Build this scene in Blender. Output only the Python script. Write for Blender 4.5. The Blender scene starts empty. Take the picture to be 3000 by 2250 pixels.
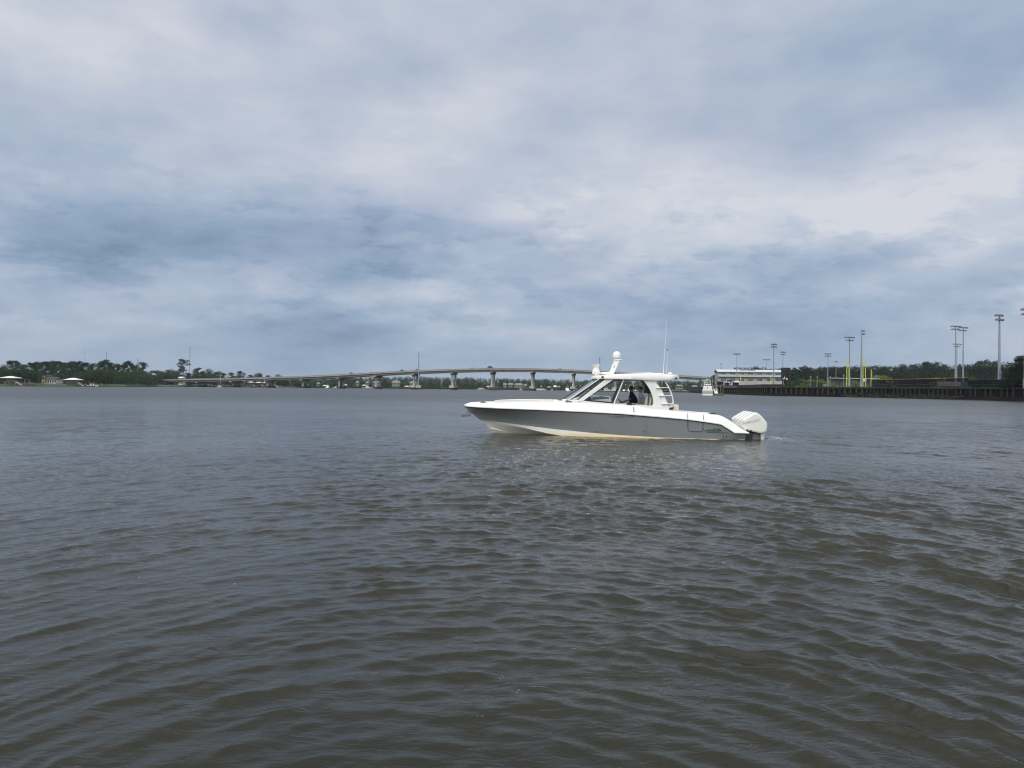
import bpy, bmesh, math, random
import numpy as np
from mathutils import Vector, Matrix
R = math.radians
random.seed(7); rng = np.random.default_rng(7)
SC = bpy.context.scene
COL = SC.collection
# ------------------------------------------------------------------ camera
F = 2080.0; CAMH = 2.2
PITCH = math.atan(12.5 / F); ROLL = R(0.6)
cam_d = bpy.data.cameras.new('camera'); cam = bpy.data.objects.new('camera', cam_d); COL.objects.link(cam)
cam_d.sensor_width = 36; cam_d.lens = F / 3000 * 36; cam_d.clip_start = 0.2; cam_d.clip_end = 20000
ROT = Matrix.Rotation(R(90) + PITCH, 3, 'X') @ Matrix.Rotation(ROLL, 3, 'Z')
cam.matrix_world = Matrix.Translation((0, 0, CAMH)) @ ROT.to_4x4()
SC.camera = cam
SC.render.resolution_x = 1024; SC.render.resolution_y = 768
SC.view_settings.view_transform = 'Standard'; SC.view_settings.look = 'None'
SC.view_settings.exposure = 0.0; SC.view_settings.gamma = 1.0
SC.cycles.max_bounces = 8; SC.cycles.transparent_max_bounces = 24
SC.cycles.caustics_reflective = False; SC.cycles.caustics_refractive = False
SC.cycles.volume_bounces = 0
SC.cycles.filter_width = 1.15; SC.cycles.use_denoising = True
C0 = Vector((0, 0, CAMH))
def ray(px, py): return ROT @ Vector(((px - 1500) / F, -(py - 1125) / F, -1))
def W(px, py, D):
    d = ray(px, py); return C0 + d * (D / d.y)
def zat(px, py, D): return W(px, py, D).z
def xat(px, D): return W(px, 1137, D).x
def G(px, py, z=0.0):
    d = ray(px, py); t = (z - CAMH) / d.z; return C0 + d * t

# ------------------------------------------------------------------ world
SUN_EL, SUN_ROT = R(52), R(205)
world = bpy.data.worlds.new('World'); SC.world = world; world.use_nodes = True
nt = world.node_tree; nt.nodes.clear()
def N(t, **kw):
    n = nt.nodes.new(t)
    for k, v in kw.items(): setattr(n, k, v)
    return n
def setin(sock, v):
    if isinstance(v, bpy.types.NodeSocket): nt.links.new(v, sock)
    else: sock.default_value = v
def M_(op, a, b=0.0, c=None, clamp=False):
    n = N('ShaderNodeMath', operation=op, use_clamp=clamp); setin(n.inputs[0], a); setin(n.inputs[1], b)
    if c is not None: setin(n.inputs[2], c)
    return n.outputs[0]
def sstep(v, a, b, lo=0.0, hi=1.0):
    n = N('ShaderNodeMapRange', interpolation_type='SMOOTHSTEP'); setin(n.inputs[0], v)
    n.inputs[1].default_value = a; n.inputs[2].default_value = b; n.inputs[3].default_value = lo; n.inputs[4].default_value = hi
    return n.outputs[0]
def noise(vec, scale, detail=5, rough=0.55, dist=0.0, lac=2.0):
    n = N('ShaderNodeTexNoise'); setin(n.inputs['Vector'], vec); n.inputs['Scale'].default_value = scale
    n.inputs['Detail'].default_value = detail; n.inputs['Roughness'].default_value = rough
    n.inputs['Distortion'].default_value = dist; n.inputs['Lacunarity'].default_value = lac
    return n
def mixc(f, a, b):
    n = N('ShaderNodeMix', data_type='RGBA'); setin(n.inputs[0], f); setin(n.inputs[6], a); setin(n.inputs[7], b)
    return n.outputs[2]
def comb(x, y, z=0.0):
    n = N('ShaderNodeCombineXYZ'); setin(n.inputs[0], x); setin(n.inputs[1], y); setin(n.inputs[2], z); return n.outputs[0]
def build_world():
    tc = N('ShaderNodeTexCoord'); sep = N('ShaderNodeSeparateXYZ'); nt.links.new(tc.outputs['Generated'], sep.inputs[0])
    x, y, z = sep.outputs
    zc = M_('MAXIMUM', z, 0.0)
    az = M_('MULTIPLY', M_('ARCTAN2', x, y), 180 / math.pi)
    el = M_('MULTIPLY', M_('ARCSINE', zc), 180 / math.pi)
    # cloud deck: direction projected on a flat layer, so it streaks towards the horizon
    den = M_('ADD', zc, 0.30)
    u = M_('DIVIDE', x, den); v = M_('DIVIDE', y, den)
    uv = comb(u, M_('MULTIPLY', v, 1.0), 3.7)
    warp = noise(comb(M_('MULTIPLY', az, 0.05), M_('MULTIPLY', el, 0.11), 1.3), 1.0, 3, 0.5)
    ws = N('ShaderNodeSeparateColor'); nt.links.new(warp.outputs['Color'], ws.inputs[0])
    azw = M_('ADD', az, M_('MULTIPLY', M_('SUBTRACT', ws.outputs[0], 0.5), 15))
    elw = M_('ADD', el, M_('MULTIPLY', M_('SUBTRACT', ws.outputs[1], 0.5), 5))
    total = None
    # (azimuth, elevation, width, height, amount) of the light and dark masses of cloud
    BL = [(-28, 10.6, 12, 3.2, -.27), (-12, 12, 9, 3.2, -.21), (-15.5, 3.8, 6, 1.8, -.22), (4, 7.4, 12, 1.8, -.19), (20, 5.2, 7, 1.8, -.14), (24, 10.4, 3.5, .9, -.20), (34, 8.0, 4, .9, -.18),
          (26, 21, 10, 4, -.20), (35, 24, 4, 5, -.14), (-33, 16.5, 6, 1.8, -.10), (-2, 11.8, 4, .9, -.10), (6, 13.2, 13, 2.4, .12), (27, 13.5, 8, 1.6, .10), (34, 11.5, 4, 2.2, .10),
          (-18, 7.6, 10, .8, .10), (-30, 4.6, 8, 1.8, .02), (-3, 4.0, 6, 1.5, .08), (-22, 24, 12, 5, .03), (30, 3.6, 6, 1.2, .06), (-3, 18, 9, 3, .02)]
    for a, e, sa, se, amp in BL:
        da = M_('DIVIDE', M_('SUBTRACT', azw, a), sa); de = M_('DIVIDE', M_('SUBTRACT', elw, e), se)
        q = M_('ADD', M_('MULTIPLY', da, da), M_('MULTIPLY', de, de))
        g = M_('MULTIPLY', M_('EXPONENT', M_('MULTIPLY', q, -0.6)), amp)
        total = g if total is None else M_('ADD', total, g)
    n1 = noise(uv, 2.1, 6, 0.50, 0.0).outputs['Fac']
    n2 = noise(comb(M_('MULTIPLY', u, 0.55), v, 9.0), 4.5, 8, 0.56, 0.0).outputs['Fac']
    n3 = noise(comb(M_('MULTIPLY', az, 0.085), M_('MULTIPLY', el, 0.20), 5.0), 1.0, 8, 0.55, 0.0).outputs['Fac']
    det = M_('ADD', M_('MULTIPLY', M_('SUBTRACT', n1, .5), .40), M_('ADD', M_('MULTIPLY', M_('MULTIPLY', M_('SUBTRACT', n2, .5), sstep(el, 8, 22, 1, .45)), .34), M_('MULTIPLY', M_('MULTIPLY', M_('SUBTRACT', n3, .5), sstep(el, 0, 8, .45, 1)), .56)))
    basev = sstep(el, 0, 15, .62, .85)
    n4 = noise(comb(M_('MULTIPLY', az, 0.20), M_('MULTIPLY', el, 0.52), 2.0), 1.0, 8, 0.6, 0.0).outputs['Fac']
    det = M_('ADD', det, M_('MULTIPLY', M_('MULTIPLY', M_('SUBTRACT', n4, .5), .34), sstep(el, 17, 10, 0, 1)))
    n5 = noise(comb(M_('MULTIPLY', az, 0.15), M_('MULTIPLY', el, 0.42), 7.0), 1.0, 8, 0.62, 0.0).outputs['Fac']
    n6 = noise(comb(M_('MULTIPLY', az, 0.12), M_('MULTIPLY', el, 0.32), 11.0), 1.0, 8, 0.62, 0.0).outputs['Fac']
    low = M_('MULTIPLY', sstep(el, 2, 6), sstep(el, 20, 12, 0, 1))
    det = M_('ADD', det, M_('MULTIPLY', low, M_('SUBTRACT', M_('MULTIPLY', sstep(n6, .50, .61), .085), M_('MULTIPLY', sstep(n5, .52, .62), .10))))
    val = M_('ADD', M_('ADD', basev, total), det)
    cr = N('ShaderNodeValToRGB'); nt.links.new(M_('MULTIPLY', val, 1.0, clamp=True), cr.inputs[0])
    e = cr.color_ramp.elements; e[0].position = .0; e[0].color = (.125, .185, .305, 1); e[1].position = 1.0; e[1].color = (.68, .70, .76, 1)
    for p, c in ((.30, (.19, .272, .405, 1)), (.50, (.29, .385, .53, 1)), (.70, (.42, .495, .625, 1)), (.85, (.535, .585, .69, 1))):
        k = e.new(p); k.color = c
    # bluish, smoother air just above the horizon
    tone = noise(comb(M_('MULTIPLY', azw, 0.06), M_('MULTIPLY', elw, 0.13), 21.0), 1.0, 4, 0.5).outputs['Fac']
    tn = N('ShaderNodeMix', data_type='RGBA', blend_type='MULTIPLY'); tn.inputs[0].default_value = 1.0; nt.links.new(cr.outputs[0], tn.inputs[6]); setin(tn.inputs[7], mixc(sstep(tone, .35, .65), (.99, 1.002, .995, 1), (1.012, .998, 1.0, 1)))
    hz = sstep(el, 0.0, 5.0, .55, 0.0)
    colr = mixc(hz, tn.outputs[2], (.305, .40, .535, 1))
    # the deck is thin and bright overhead and behind the camera, where the hidden sun stands
    sx, sy, sz = math.sin(SUN_ROT) * math.cos(SUN_EL), math.cos(SUN_ROT) * math.cos(SUN_EL), math.sin(SUN_EL)
    dot = M_('ADD', M_('ADD', M_('MULTIPLY', x, sx), M_('MULTIPLY', y, sy)), M_('MULTIPLY', z, sz))
    neu = N('ShaderNodeVectorMath', operation='SCALE'); neu.inputs[0].default_value = (.645, .65, .635); setin(neu.inputs['Scale'], M_('ADD', .55, M_('MULTIPLY', val, .5)))
    colr = mixc(M_('MAXIMUM', sstep(el, 26, 46), sstep(dot, .05, .6)), colr, neu.outputs[0])
    glow = sstep(dot, .25, 1.0, 0.0, 2.5)
    up = sstep(el, 35, 80, 1.0, 1.35)
    gain = M_('ADD', up, glow)
    vm = N('ShaderNodeVectorMath', operation='SCALE'); nt.links.new(colr, vm.inputs[0]); setin(vm.inputs['Scale'], gain)
    sky = N('ShaderNodeTexSky', sky_type='NISHITA'); sky.sun_disc = False; sky.sun_elevation = SUN_EL; sky.sun_rotation = SUN_ROT
    sk = N('ShaderNodeVectorMath', operation='SCALE'); nt.links.new(sky.outputs[0], sk.inputs[0]); sk.inputs['Scale'].default_value = .10
    out = mixc(.94, sk.outputs[0], vm.outputs[0])
    bg = N('ShaderNodeBackground'); nt.links.new(out, bg.inputs[0]); bg.inputs[1].default_value = 1.0
    wo = N('ShaderNodeOutputWorld'); nt.links.new(bg.outputs[0], wo.inputs[0])
build_world()
sl = bpy.data.lights.new('sun', 'SUN'); sl.energy = 1.1; sl.angle = R(22); sl.color = (1, .97, .93)
so = bpy.data.objects.new('sun', sl); COL.objects.link(so)
so.rotation_euler = Vector((math.sin(SUN_ROT) * math.cos(SUN_EL), math.cos(SUN_ROT) * math.cos(SUN_EL), math.sin(SUN_EL))).to_track_quat('Z', 'Y').to_euler()

# ------------------------------------------------------------------ materials
def mat(name, col, rough=.6, var=0.0, vscale=1.0, metal=0.0, spec=.5, coat=0.0, bump=0.0, bscale=8.0, col2=None, fac=(0.35, .65), stretch=(1, 1, 1), emis=None):
    global nt
    m = bpy.data.materials.new(name); m.use_nodes = True; nt = m.node_tree
    b = nt.nodes['Principled BSDF']
    b.inputs['Base Color'].default_value = (*col, 1); b.inputs['Roughness'].default_value = rough
    b.inputs['Metallic'].default_value = metal; b.inputs['Specular IOR Level'].default_value = spec; b.inputs['Coat Weight'].default_value = coat
    b.inputs['Coat Roughness'].default_value = .08
    if var or col2 or bump:
        tc = N('ShaderNodeTexCoord'); mp = N('ShaderNodeMapping'); nt.links.new(tc.outputs['Object'], mp.inputs[0]); mp.inputs['Scale'].default_value = stretch
        if var or col2:
            n = noise(mp.outputs[0], vscale, 6, .6)
            c2 = col2 or tuple(min(1, c * (1 + var)) for c in col); c1 = col if col2 else tuple(c * (1 - var) for c in col)
            f = sstep(n.outputs['Fac'], fac[0], fac[1])
            setin(b.inputs['Base Color'], mixc(f, (*c1, 1), (*c2, 1)))
        if bump:
            n = noise(mp.outputs[0], bscale, 6, .6); bp = N('ShaderNodeBump'); setin(bp.inputs['Height'], n.outputs['Fac']); bp.inputs['Strength'].default_value = bump
            nt.links.new(bp.outputs[0], b.inputs['Normal'])
    return m
def glass(name, tint=(.62, .70, .70), refl=.35):
    global nt
    m = bpy.data.materials.new(name); m.use_nodes = True; nt = m.node_tree; nt.nodes.clear()
    t = N('ShaderNodeBsdfTransparent'); t.inputs[0].default_value = (*tint, 1)
    g = N('ShaderNodeBsdfGlossy'); g.inputs['Roughness'].default_value = .03; g.inputs[0].default_value = (.9, .95, 1, 1)
    lw = N('ShaderNodeLayerWeight'); lw.inputs[0].default_value = refl
    mx = N('ShaderNodeMixShader'); setin(mx.inputs[0], M_('MINIMUM', lw.outputs['Fresnel'], .6)); nt.links.new(t.outputs[0], mx.inputs[1]); nt.links.new(g.outputs[0], mx.inputs[2])
    o = N('ShaderNodeOutputMaterial'); nt.links.new(mx.outputs[0], o.inputs[0]); return m
def net_mat(name, col, dens):
    global nt
    m = bpy.data.materials.new(name); m.use_nodes = True; nt = m.node_tree; nt.nodes.clear()
    t = N('ShaderNodeBsdfTransparent'); g = N('ShaderNodeBsdfDiffuse'); g.inputs[0].default_value = (*col, 1)
    mx = N('ShaderNodeMixShader'); mx.inputs[0].default_value = dens; nt.links.new(t.outputs[0], mx.inputs[1]); nt.links.new(g.outputs[0], mx.inputs[2])
    o = N('ShaderNodeOutputMaterial'); nt.links.new(mx.outputs[0], o.inputs[0]); return m
def leaf_mat(name, c1, c2, sc=.35):
    global nt
    m = bpy.data.materials.new(name); m.use_nodes = True; nt = m.node_tree; b = nt.nodes['Principled BSDF']
    b.inputs['Roughness'].default_value = .75; b.inputs['Specular IOR Level'].default_value = .15
    ge = N('ShaderNodeNewGeometry'); n = noise(ge.outputs['Position'], sc, 4, .6); oi = N('ShaderNodeObjectInfo')
    f = M_('ADD', sstep(n.outputs['Fac'], .35, .65, 0, .7), M_('MULTIPLY', oi.outputs['Random'], .55), clamp=True)
    setin(b.inputs['Base Color'], mixc(f, (*c1, 1), (*c2, 1))); return m
MAT = dict(
    weed=mat('rough_weeds', (.022, .032, .016), .95, col2=(.045, .058, .026), vscale=.2, spec=.1),
    hwall=mat('far_house_wall', (.18, .185, .18), .8, var=.12, vscale=.3),
    white=mat('white_gelcoat', (.68, .685, .68), .25, var=.02, vscale=2, coat=.3),
    cream=mat('cream_vinyl', (.66, .62, .52), .55, var=.05, vscale=4),
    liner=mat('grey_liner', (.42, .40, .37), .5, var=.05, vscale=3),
    grey=mat('grey_hull_paint', (.37, .395, .42), .22, var=.02, vscale=1.2, metal=.45, coat=.3),
    black=mat('black_trim', (.012, .013, .016), .3),
    dark=mat('dark_rubber', (.02, .021, .024), .5),
    steel=mat('stainless_steel', (.34, .34, .34), .3, metal=1),
    engine=mat('white_engine_cowl', (.63, .635, .60), .25, var=.015, vscale=2, coat=.5),
    engdark=mat('graphite_engine_panel', (.10, .105, .125), .3, coat=.3),
    navy=mat('navy_cloth', (.008, .010, .022), .85), blue=mat('light_blue_cloth', (.27, .37, .55), .85, var=.08, vscale=30),
    skin=mat('skin', (.33, .16, .105), .6), skin2=mat('tanned_skin', (.25, .115, .075), .6), hair=mat('dark_hair', (.012, .009, .008), .7), khaki=mat('khaki_cloth', (.25, .21, .15), .85),
    concrete=mat('pale_concrete', (.34, .335, .325), .85, var=.18, vscale=.15, stretch=(1, 1, 2)),
    concdark=mat('stained_concrete', (.17, .15, .13), .9, var=.25, vscale=.2),
    wetpile=mat('wet_dark_concrete', (.028, .026, .026), .7, var=.3, vscale=.5),
    road=mat('asphalt', (.05, .05, .052), .9, var=.1, vscale=.2),
    wood=mat('weathered_wood', (.13, .105, .085), .9, var=.25, vscale=1.5), wooddark=mat('dark_wet_wood', (.035, .030, .026), .9, var=.3, vscale=1.5),
    whiteroof=mat('white_metal_roof', (.60, .62, .65), .4, var=.04, vscale=.5),
    wallw=mat('white_house_wall', (.45, .45, .44), .8, var=.1, vscale=.4), wally=mat('yellow_house_wall', (.50, .38, .20), .8, var=.06, vscale=.4),
    roofd=mat('dark_shingle_roof', (.035, .036, .05), .8, var=.2, vscale=.6), roofg=mat('grey_shingle_roof', (.16, .16, .165), .8, var=.2, vscale=.5),
    window=mat('dark_window_glass', (.015, .02, .025), .12),
    metalwall=mat('pale_metal_cladding', (.33, .34, .335), .6, var=.05, vscale=.15, stretch=(1, 1, .2)), metalroof=mat('grey_metal_roof', (.46, .49, .53), .45, var=.05, vscale=.2),
    trim=mat('dark_blue_trim', (.03, .035, .05), .6),
    pole=mat('galvanised_pole', (.20, .225, .27), .5, var=.08, vscale=.3), lamp=mat('dark_lamp_housing', (.07, .08, .095), .5),
    yellow=mat('yellow_paint', (.46, .49, .07), .6), yellowd=mat('faded_yellow_tube', (.30, .23, .04), .7),
    scoreb=mat('black_scoreboard', (.008, .008, .012), .7), sheet=mat('rusty_sheet_pile', (.009, .008, .009), .9, spec=.1, var=.3, vscale=.5, col2=(.014, .012, .016), stretch=(1, 1, .35)),
    sheetrib=mat('pale_sheet_pile_rib', (.021, .019, .019), .8, var=.3, vscale=.6, stretch=(1, 1, .4)),
    rock=mat('wet_brown_rock', (.007, .006, .005), .9, spec=.1, col2=(.024, .024, .013), vscale=.5, bump=.4, bscale=2),
    mud=mat('dark_mud', (.004, .0036, .0034), .9, spec=.08, var=.3, vscale=.15, bump=.5, bscale=1.0),
    land=mat('rough_grass_ground', (.05, .065, .030), .95, var=.25, vscale=.05), marsh=mat('marsh_grass', (.062, .088, .034), .95, col2=(.115, .125, .055), vscale=.06),
    screen=mat('dark_windscreen_cloth', (.005, .010, .016), .95, spec=.1), net=net_mat('black_netting', (.004, .007, .009), .2), chain=net_mat('dark_chain_link', (.012, .013, .018), .78),
    tent=mat('dark_canopy_cloth', (.045, .05, .065), .8), bark=mat('pine_bark', (.075, .062, .052), .95, var=.25, vscale=2),
    red=mat('red_paint', (.4, .03, .02), .5), bluepaint=mat('blue_paint', (.04, .10, .22), .5), silver=mat('silver_car_paint', (.3, .31, .32), .3, coat=.5),
    orange=mat('orange_paint', (.42, .15, .05), .7), glass=glass('tinted_glass', (.84, .88, .87), .25), tintglass=glass('dark_tinted_glass', (.38, .44, .44), .45),
    pine=leaf_mat('pine_needles', (.010, .024, .013), (.028, .052, .022), .5), oak=leaf_mat('broad_leaves', (.012, .032, .013), (.036, .068, .022), .4),
    lime=leaf_mat('pale_leaves', (.075, .115, .028), (.14, .18, .05), .5), forest=leaf_mat('forest_leaves', (.013, .026, .017), (.034, .052, .027), .16), rforest=leaf_mat('dark_forest_leaves', (.008, .016, .010), (.020, .034, .015), .14),
    foam=mat('foam', (.36, .36, .34), .6))

# ------------------------------------------------------------------ mesh helpers
class MB:
    def __init__(s): s.v = []; s.f = []
    def add(s, vs, fs):
        o = len(s.v); s.v += [tuple(p) for p in vs]; s.f += [tuple(i + o for i in f) for f in fs]; return s
    def box(s, x0, x1, y0, y1, z0, z1):
        v = [(x0, y0, z0), (x1, y0, z0), (x1, y1, z0), (x0, y1, z0), (x0, y0, z1), (x1, y0, z1), (x1, y1, z1), (x0, y1, z1)]
        return s.add(v, [(3, 2, 1, 0), (4, 5, 6, 7), (0, 1, 5, 4), (1, 2, 6, 5), (2, 3, 7, 6), (3, 0, 4, 7)])
    def beam(s, a, b, w, h=None):
        a = Vector(a); b = Vector(b); d = (b - a); L = d.length; h = h or w
        q = d.to_track_quat('X', 'Z').to_matrix()
        vs = []
        for t in (0, L):
            for yy, zz in ((-w / 2, -h / 2), (w / 2, -h / 2), (w / 2, h / 2), (-w / 2, h / 2)): vs.append(a + q @ Vector((t, yy, zz)))
        return s.add(vs, [(3, 2, 1, 0), (4, 5, 6, 7), (0, 1, 5, 4), (1, 2, 6, 5), (2, 3, 7, 6), (3, 0, 4, 7)])
    def tube(s, pts, r, n=8, cap=True):
        pts = [Vector(p) for p in pts]; rs = r if isinstance(r, (list, tuple)) else [r] * len(pts); vs = []
        for i, p in enumerate(pts):
            d = (pts[min(i + 1, len(pts) - 1)] - pts[max(i - 1, 0)]).normalized(); a = d.orthogonal() if i == 0 else a
            a = (a - d * a.dot(d)).normalized(); b = d.cross(a)
            for k in range(n):
                t = 2 * math.pi * k / n; vs.append(p + (a * math.cos(t) + b * math.sin(t)) * rs[i])
        fs = [(i * n + k, i * n + (k + 1) % n, (i + 1) * n + (k + 1) % n, (i + 1) * n + k) for i in range(len(pts) - 1) for k in range(n)]
        if cap: fs += [tuple(reversed(range(n))), tuple((len(pts) - 1) * n + k for k in range(n))]
        return s.add(vs, fs)
    def lathe(s, c, prof, n=16):
        vs = [(c[0] + r * math.cos(2 * math.pi * k / n), c[1] + r * math.sin(2 * math.pi * k / n), c[2] + z) for r, z in prof for k in range(n)]
        fs = [(i * n + k, i * n + (k + 1) % n, (i + 1) * n + (k + 1) % n, (i + 1) * n + k) for i in range(len(prof) - 1) for k in range(n)]
        fs += [tuple(reversed(range(n))), tuple((len(prof) - 1) * n + k for k in range(n))]
        return s.add(vs, fs)
    def prism(s, poly, y0, y1):       # poly of (x,z), extruded in y
        n = len(poly); vs = [(x, y0, z) for x, z in poly] + [(x, y1, z) for x, z in poly]
        return s.add(vs, [tuple(range(n)), tuple(reversed(range(n, 2 * n)))] + [(i, i + n, (i + 1) % n + n, (i + 1) % n) for i in range(n)])
    def prismz(s, poly, z0, z1):
        n = len(poly); vs = [(x, y, z0) for x, y in poly] + [(x, y, z1) for x, y in poly]
        return s.add(vs, [tuple(reversed(range(n))), tuple(range(n, 2 * n))] + [(i, (i + 1) % n, (i + 1) % n + n, i + n) for i in range(n)])
    def grid(s, rows, flip=False):
        m = len(rows[0]); vs = [p for r in rows for p in r]
        fs = [(i * m + k, i * m + k + 1, (i + 1) * m + k + 1, (i + 1) * m + k) for i in range(len(rows) - 1) for k in range(m - 1)]
        if flip: fs = [tuple(reversed(f)) for f in fs]
        return s.add(vs, fs)
    def build(s, name, m, parent=None, smooth=False, bevel=0, fix=True, off=None):
        me = bpy.data.meshes.new(name); v = s.v if off is None else [(p[0] - off[0], p[1] - off[1], p[2] - off[2]) for p in s.v]
        me.from_pydata(v, [], s.f)
        if fix:
            bm = bmesh.new(); bm.from_mesh(me); bmesh.ops.recalc_face_normals(bm, faces=bm.faces); bm.to_mesh(me); bm.free()
        me.materials.append(MAT[m] if isinstance(m, str) else m)
        o = bpy.data.objects.new(name, me); COL.objects.link(o)
        if parent: o.parent = parent
        if off is not None: o.location = off
        if bevel:
            b = o.modifiers.new('bevel', 'BEVEL'); b.width = bevel; b.segments = 2; b.limit_method = 'ANGLE'; b.angle_limit = R(35); smooth = True
        if smooth:
            me.polygons.foreach_set('use_smooth', [True] * len(me.polygons))
            try: me.set_sharp_from_angle(angle=R(38))
            except Exception: pass
        return o
def tag(o, label=None, cat=None, group=None, kind=None):
    if label: o['label'] = label
    if cat: o['category'] = cat
    if group: o['group'] = group
    if kind: o['kind'] = kind
    return o
def empty(name, loc, rz=0.0, label=None, cat=None, group=None):
    o = bpy.data.objects.new(name, None); COL.objects.link(o); o.location = loc; o.rotation_euler = (0, 0, rz); o.empty_display_size = .3
    return tag(o, label, cat, group)
def copy_tree(o, parent=None):
    c = o.copy(); COL.objects.link(c)
    if parent: c.parent = parent
    for ch in [k for k in bpy.data.objects if k.parent == o]: copy_tree(ch, c)
    return c
def text_mesh(name, s, size, m, parent, loc, rot, extrude=.002, xs=1.0, shear=0.0, bold=0.0):
    cu = bpy.data.curves.new(name, 'FONT'); cu.body = s; cu.size = size; cu.extrude = extrude; cu.shear = shear; cu.offset = bold; cu.align_x = 'CENTER'; cu.align_y = 'CENTER'
    t = bpy.data.objects.new(name, cu); COL.objects.link(t); bpy.context.view_layer.update()
    me = bpy.data.meshes.new_from_object(t.evaluated_get(bpy.context.evaluated_depsgraph_get())); bpy.data.objects.remove(t)
    me.materials.clear(); me.materials.append(MAT[m]); o = bpy.data.objects.new(name, me); COL.objects.link(o)
    o.parent = parent; o.location = loc; o.rotation_euler = rot; o.scale = (xs, 1, 1); return o

# ------------------------------------------------------------------ water
def build_water():
    g = 1.0; az = []; a = -R(180)
    front = R(52)
    angs = list(np.arange(-front, front, R(.105)))
    back = list(np.arange(front, 2 * math.pi - front, R(3.0)))
    A = np.array(angs + back); nA = len(A)
    rs = [2.2]
    while rs[-1] < 55: rs.append(rs[-1] * 1.0038)
    while rs[-1] < 420: rs.append(rs[-1] * 1.0058)
    while rs[-1] < 4000: rs.append(rs[-1] * 1.08)
    Rr = np.array(rs); nR = len(Rr)
    RR, AA = np.meshgrid(Rr, A, indexing='ij'); X = RR * np.sin(AA); Y = RR * np.cos(AA)
    dr = RR * np.where(RR < 55, .0038, .0058); X0 = X.copy(); Y0 = Y.copy(); Z = np.zeros_like(X)
    # slow patches where the breeze ruffles the water more or less
    def lf(x, y, s, seed):
        q = np.random.default_rng(seed); out = 0
        for i in range(7):
            t = q.uniform(0, 2 * math.pi); k = s * q.uniform(.5, 1.8); out = out + np.sin(x * k * math.cos(t) + y * k * math.sin(t) + q.uniform(0, 6.28))
        return out / 2.6
    right = 1 / (1 + np.exp(-(X0 / (np.abs(Y0) + 3) * 6 + .6)))
    patch = np.clip(.84 + .22 * lf(X0, Y0, .35, 3) + .18 * lf(X0, Y0, 1.1, 4), .3, 1.4) * (.37 + .80 * right)
    calm = 1 - .34 * np.clip((RR - 9) / 18, 0, 1)
    q = np.random.default_rng(11); n = 165
    DX = np.zeros_like(X); DY = np.zeros_like(X)
    azp = np.arctan2(X0, np.maximum(Y0, .01))
    front_m = (Y0 > -5)
    for i in range(n):
        th = q.uniform(-1.25, 1.35)
        if i < 90: lam = float(np.exp(q.uniform(math.log(.14), math.log(.62)))); slope = .070
        elif i < 145: lam = float(np.exp(q.uniform(math.log(.62), math.log(1.6)))); slope = .028
        else: lam = float(np.exp(q.uniform(math.log(1.7), math.log(5)))); slope = .009
        k = 2 * math.pi / lam
        kx, ky = math.sin(th) * k, math.cos(th) * k
        amp = slope / k
        w = .30 + .85 * np.exp(-((azp * 1.75 - th + .05) / .38) ** 2)
        fade = np.clip((lam / (dr * 2.6) - .8) / .8, 0, 1)
        wob = .5 * lf(X0, Y0, .9 / max(lam, .4), 100 + i % 9)
        ph = kx * X0 + ky * Y0 + q.uniform(0, 6.28) + wob * 1.2
        a_ = amp * w * fade * patch * calm
        Z += a_ * np.cos(ph)
        qq = .95
        DX -= qq * a_ * kx / k * np.sin(ph); DY -= qq * a_ * ky / k * np.sin(ph)
    X = X0 + DX; Y = Y0 + DY
    # little bow wash and stern boil of the boat
    for (wx, wy, s, h) in WASH:
        d2 = ((X0 - wx) ** 2 + (Y0 - wy) ** 2) / s ** 2; Z += h * np.exp(-d2) * (1 + .6 * np.sin(7 * X0 + 5 * Y0) + .5 * np.sin(13 * X0 - 9 * Y0))
    co = np.stack([X, Y, Z], -1).reshape(-1, 3)
    i = np.arange(nR - 1)[:, None]; j = np.arange(nA)[None, :]; j2 = (j + 1) % nA
    fa = np.stack([i * nA + j, (i + 1) * nA + j, (i + 1) * nA + j2, i * nA + j2], -1).reshape(-1, 4)[:, ::-1]
    c_idx = len(co); co = np.vstack([co, [[0, 0, 0]]])
    tri = np.stack([np.full(nA, c_idx), np.arange(nA), (np.arange(nA) + 1) % nA], -1)[:, ::-1]
    me = bpy.data.meshes.new('water'); me.vertices.add(len(co)); me.vertices.foreach_set('co', co.astype(np.float32).ravel())
    nl = fa.size + tri.size; me.loops.add(nl); me.loops.foreach_set('vertex_index', np.concatenate([fa.ravel(), tri.ravel()]).astype(np.int32))
    npoly = len(fa) + len(tri); me.polygons.add(npoly)
    st = np.concatenate([np.arange(len(fa)) * 4, fa.size + np.arange(len(tri)) * 3]); me.polygons.foreach_set('loop_start', st.astype(np.int32))
    me.update(calc_edges=True); me.validate()
    me.polygons.foreach_set('use_smooth', [True] * len(me.polygons))
    bmn = me.polygons[10].normal.z
    if bmn < 0: me.flip_normals()
    o = bpy.data.objects.new('water', me); COL.objects.link(o); tag(o, 'grey brown rippled river water spreading to the far banks', 'water', kind='structure')
    # material
    global nt
    m = bpy.data.materials.new('river_water'); m.use_nodes = True; nt = m.node_tree; b = nt.nodes['Principled BSDF']
    ge = N('ShaderNodeNewGeometry'); P = ge.outputs['Position']
    sil = noise(P, .25, 4, .6)
    setin(b.inputs['Base Color'], mixc(sstep(sil.outputs['Fac'], .35, .65), (.0125, .0130, .0085, 1), (.0165, .0165, .0105, 1)))
    b.inputs['IOR'].default_value = 1.333; b.inputs['Specular IOR Level'].default_value = .5
    ln = N('ShaderNodeVectorMath', operation='LENGTH'); nt.links.new(P, ln.inputs[0]); dist = ln.outputs['Value']
    setin(b.inputs['Roughness'], sstep(dist, 8, 160, .05, .31))
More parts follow.
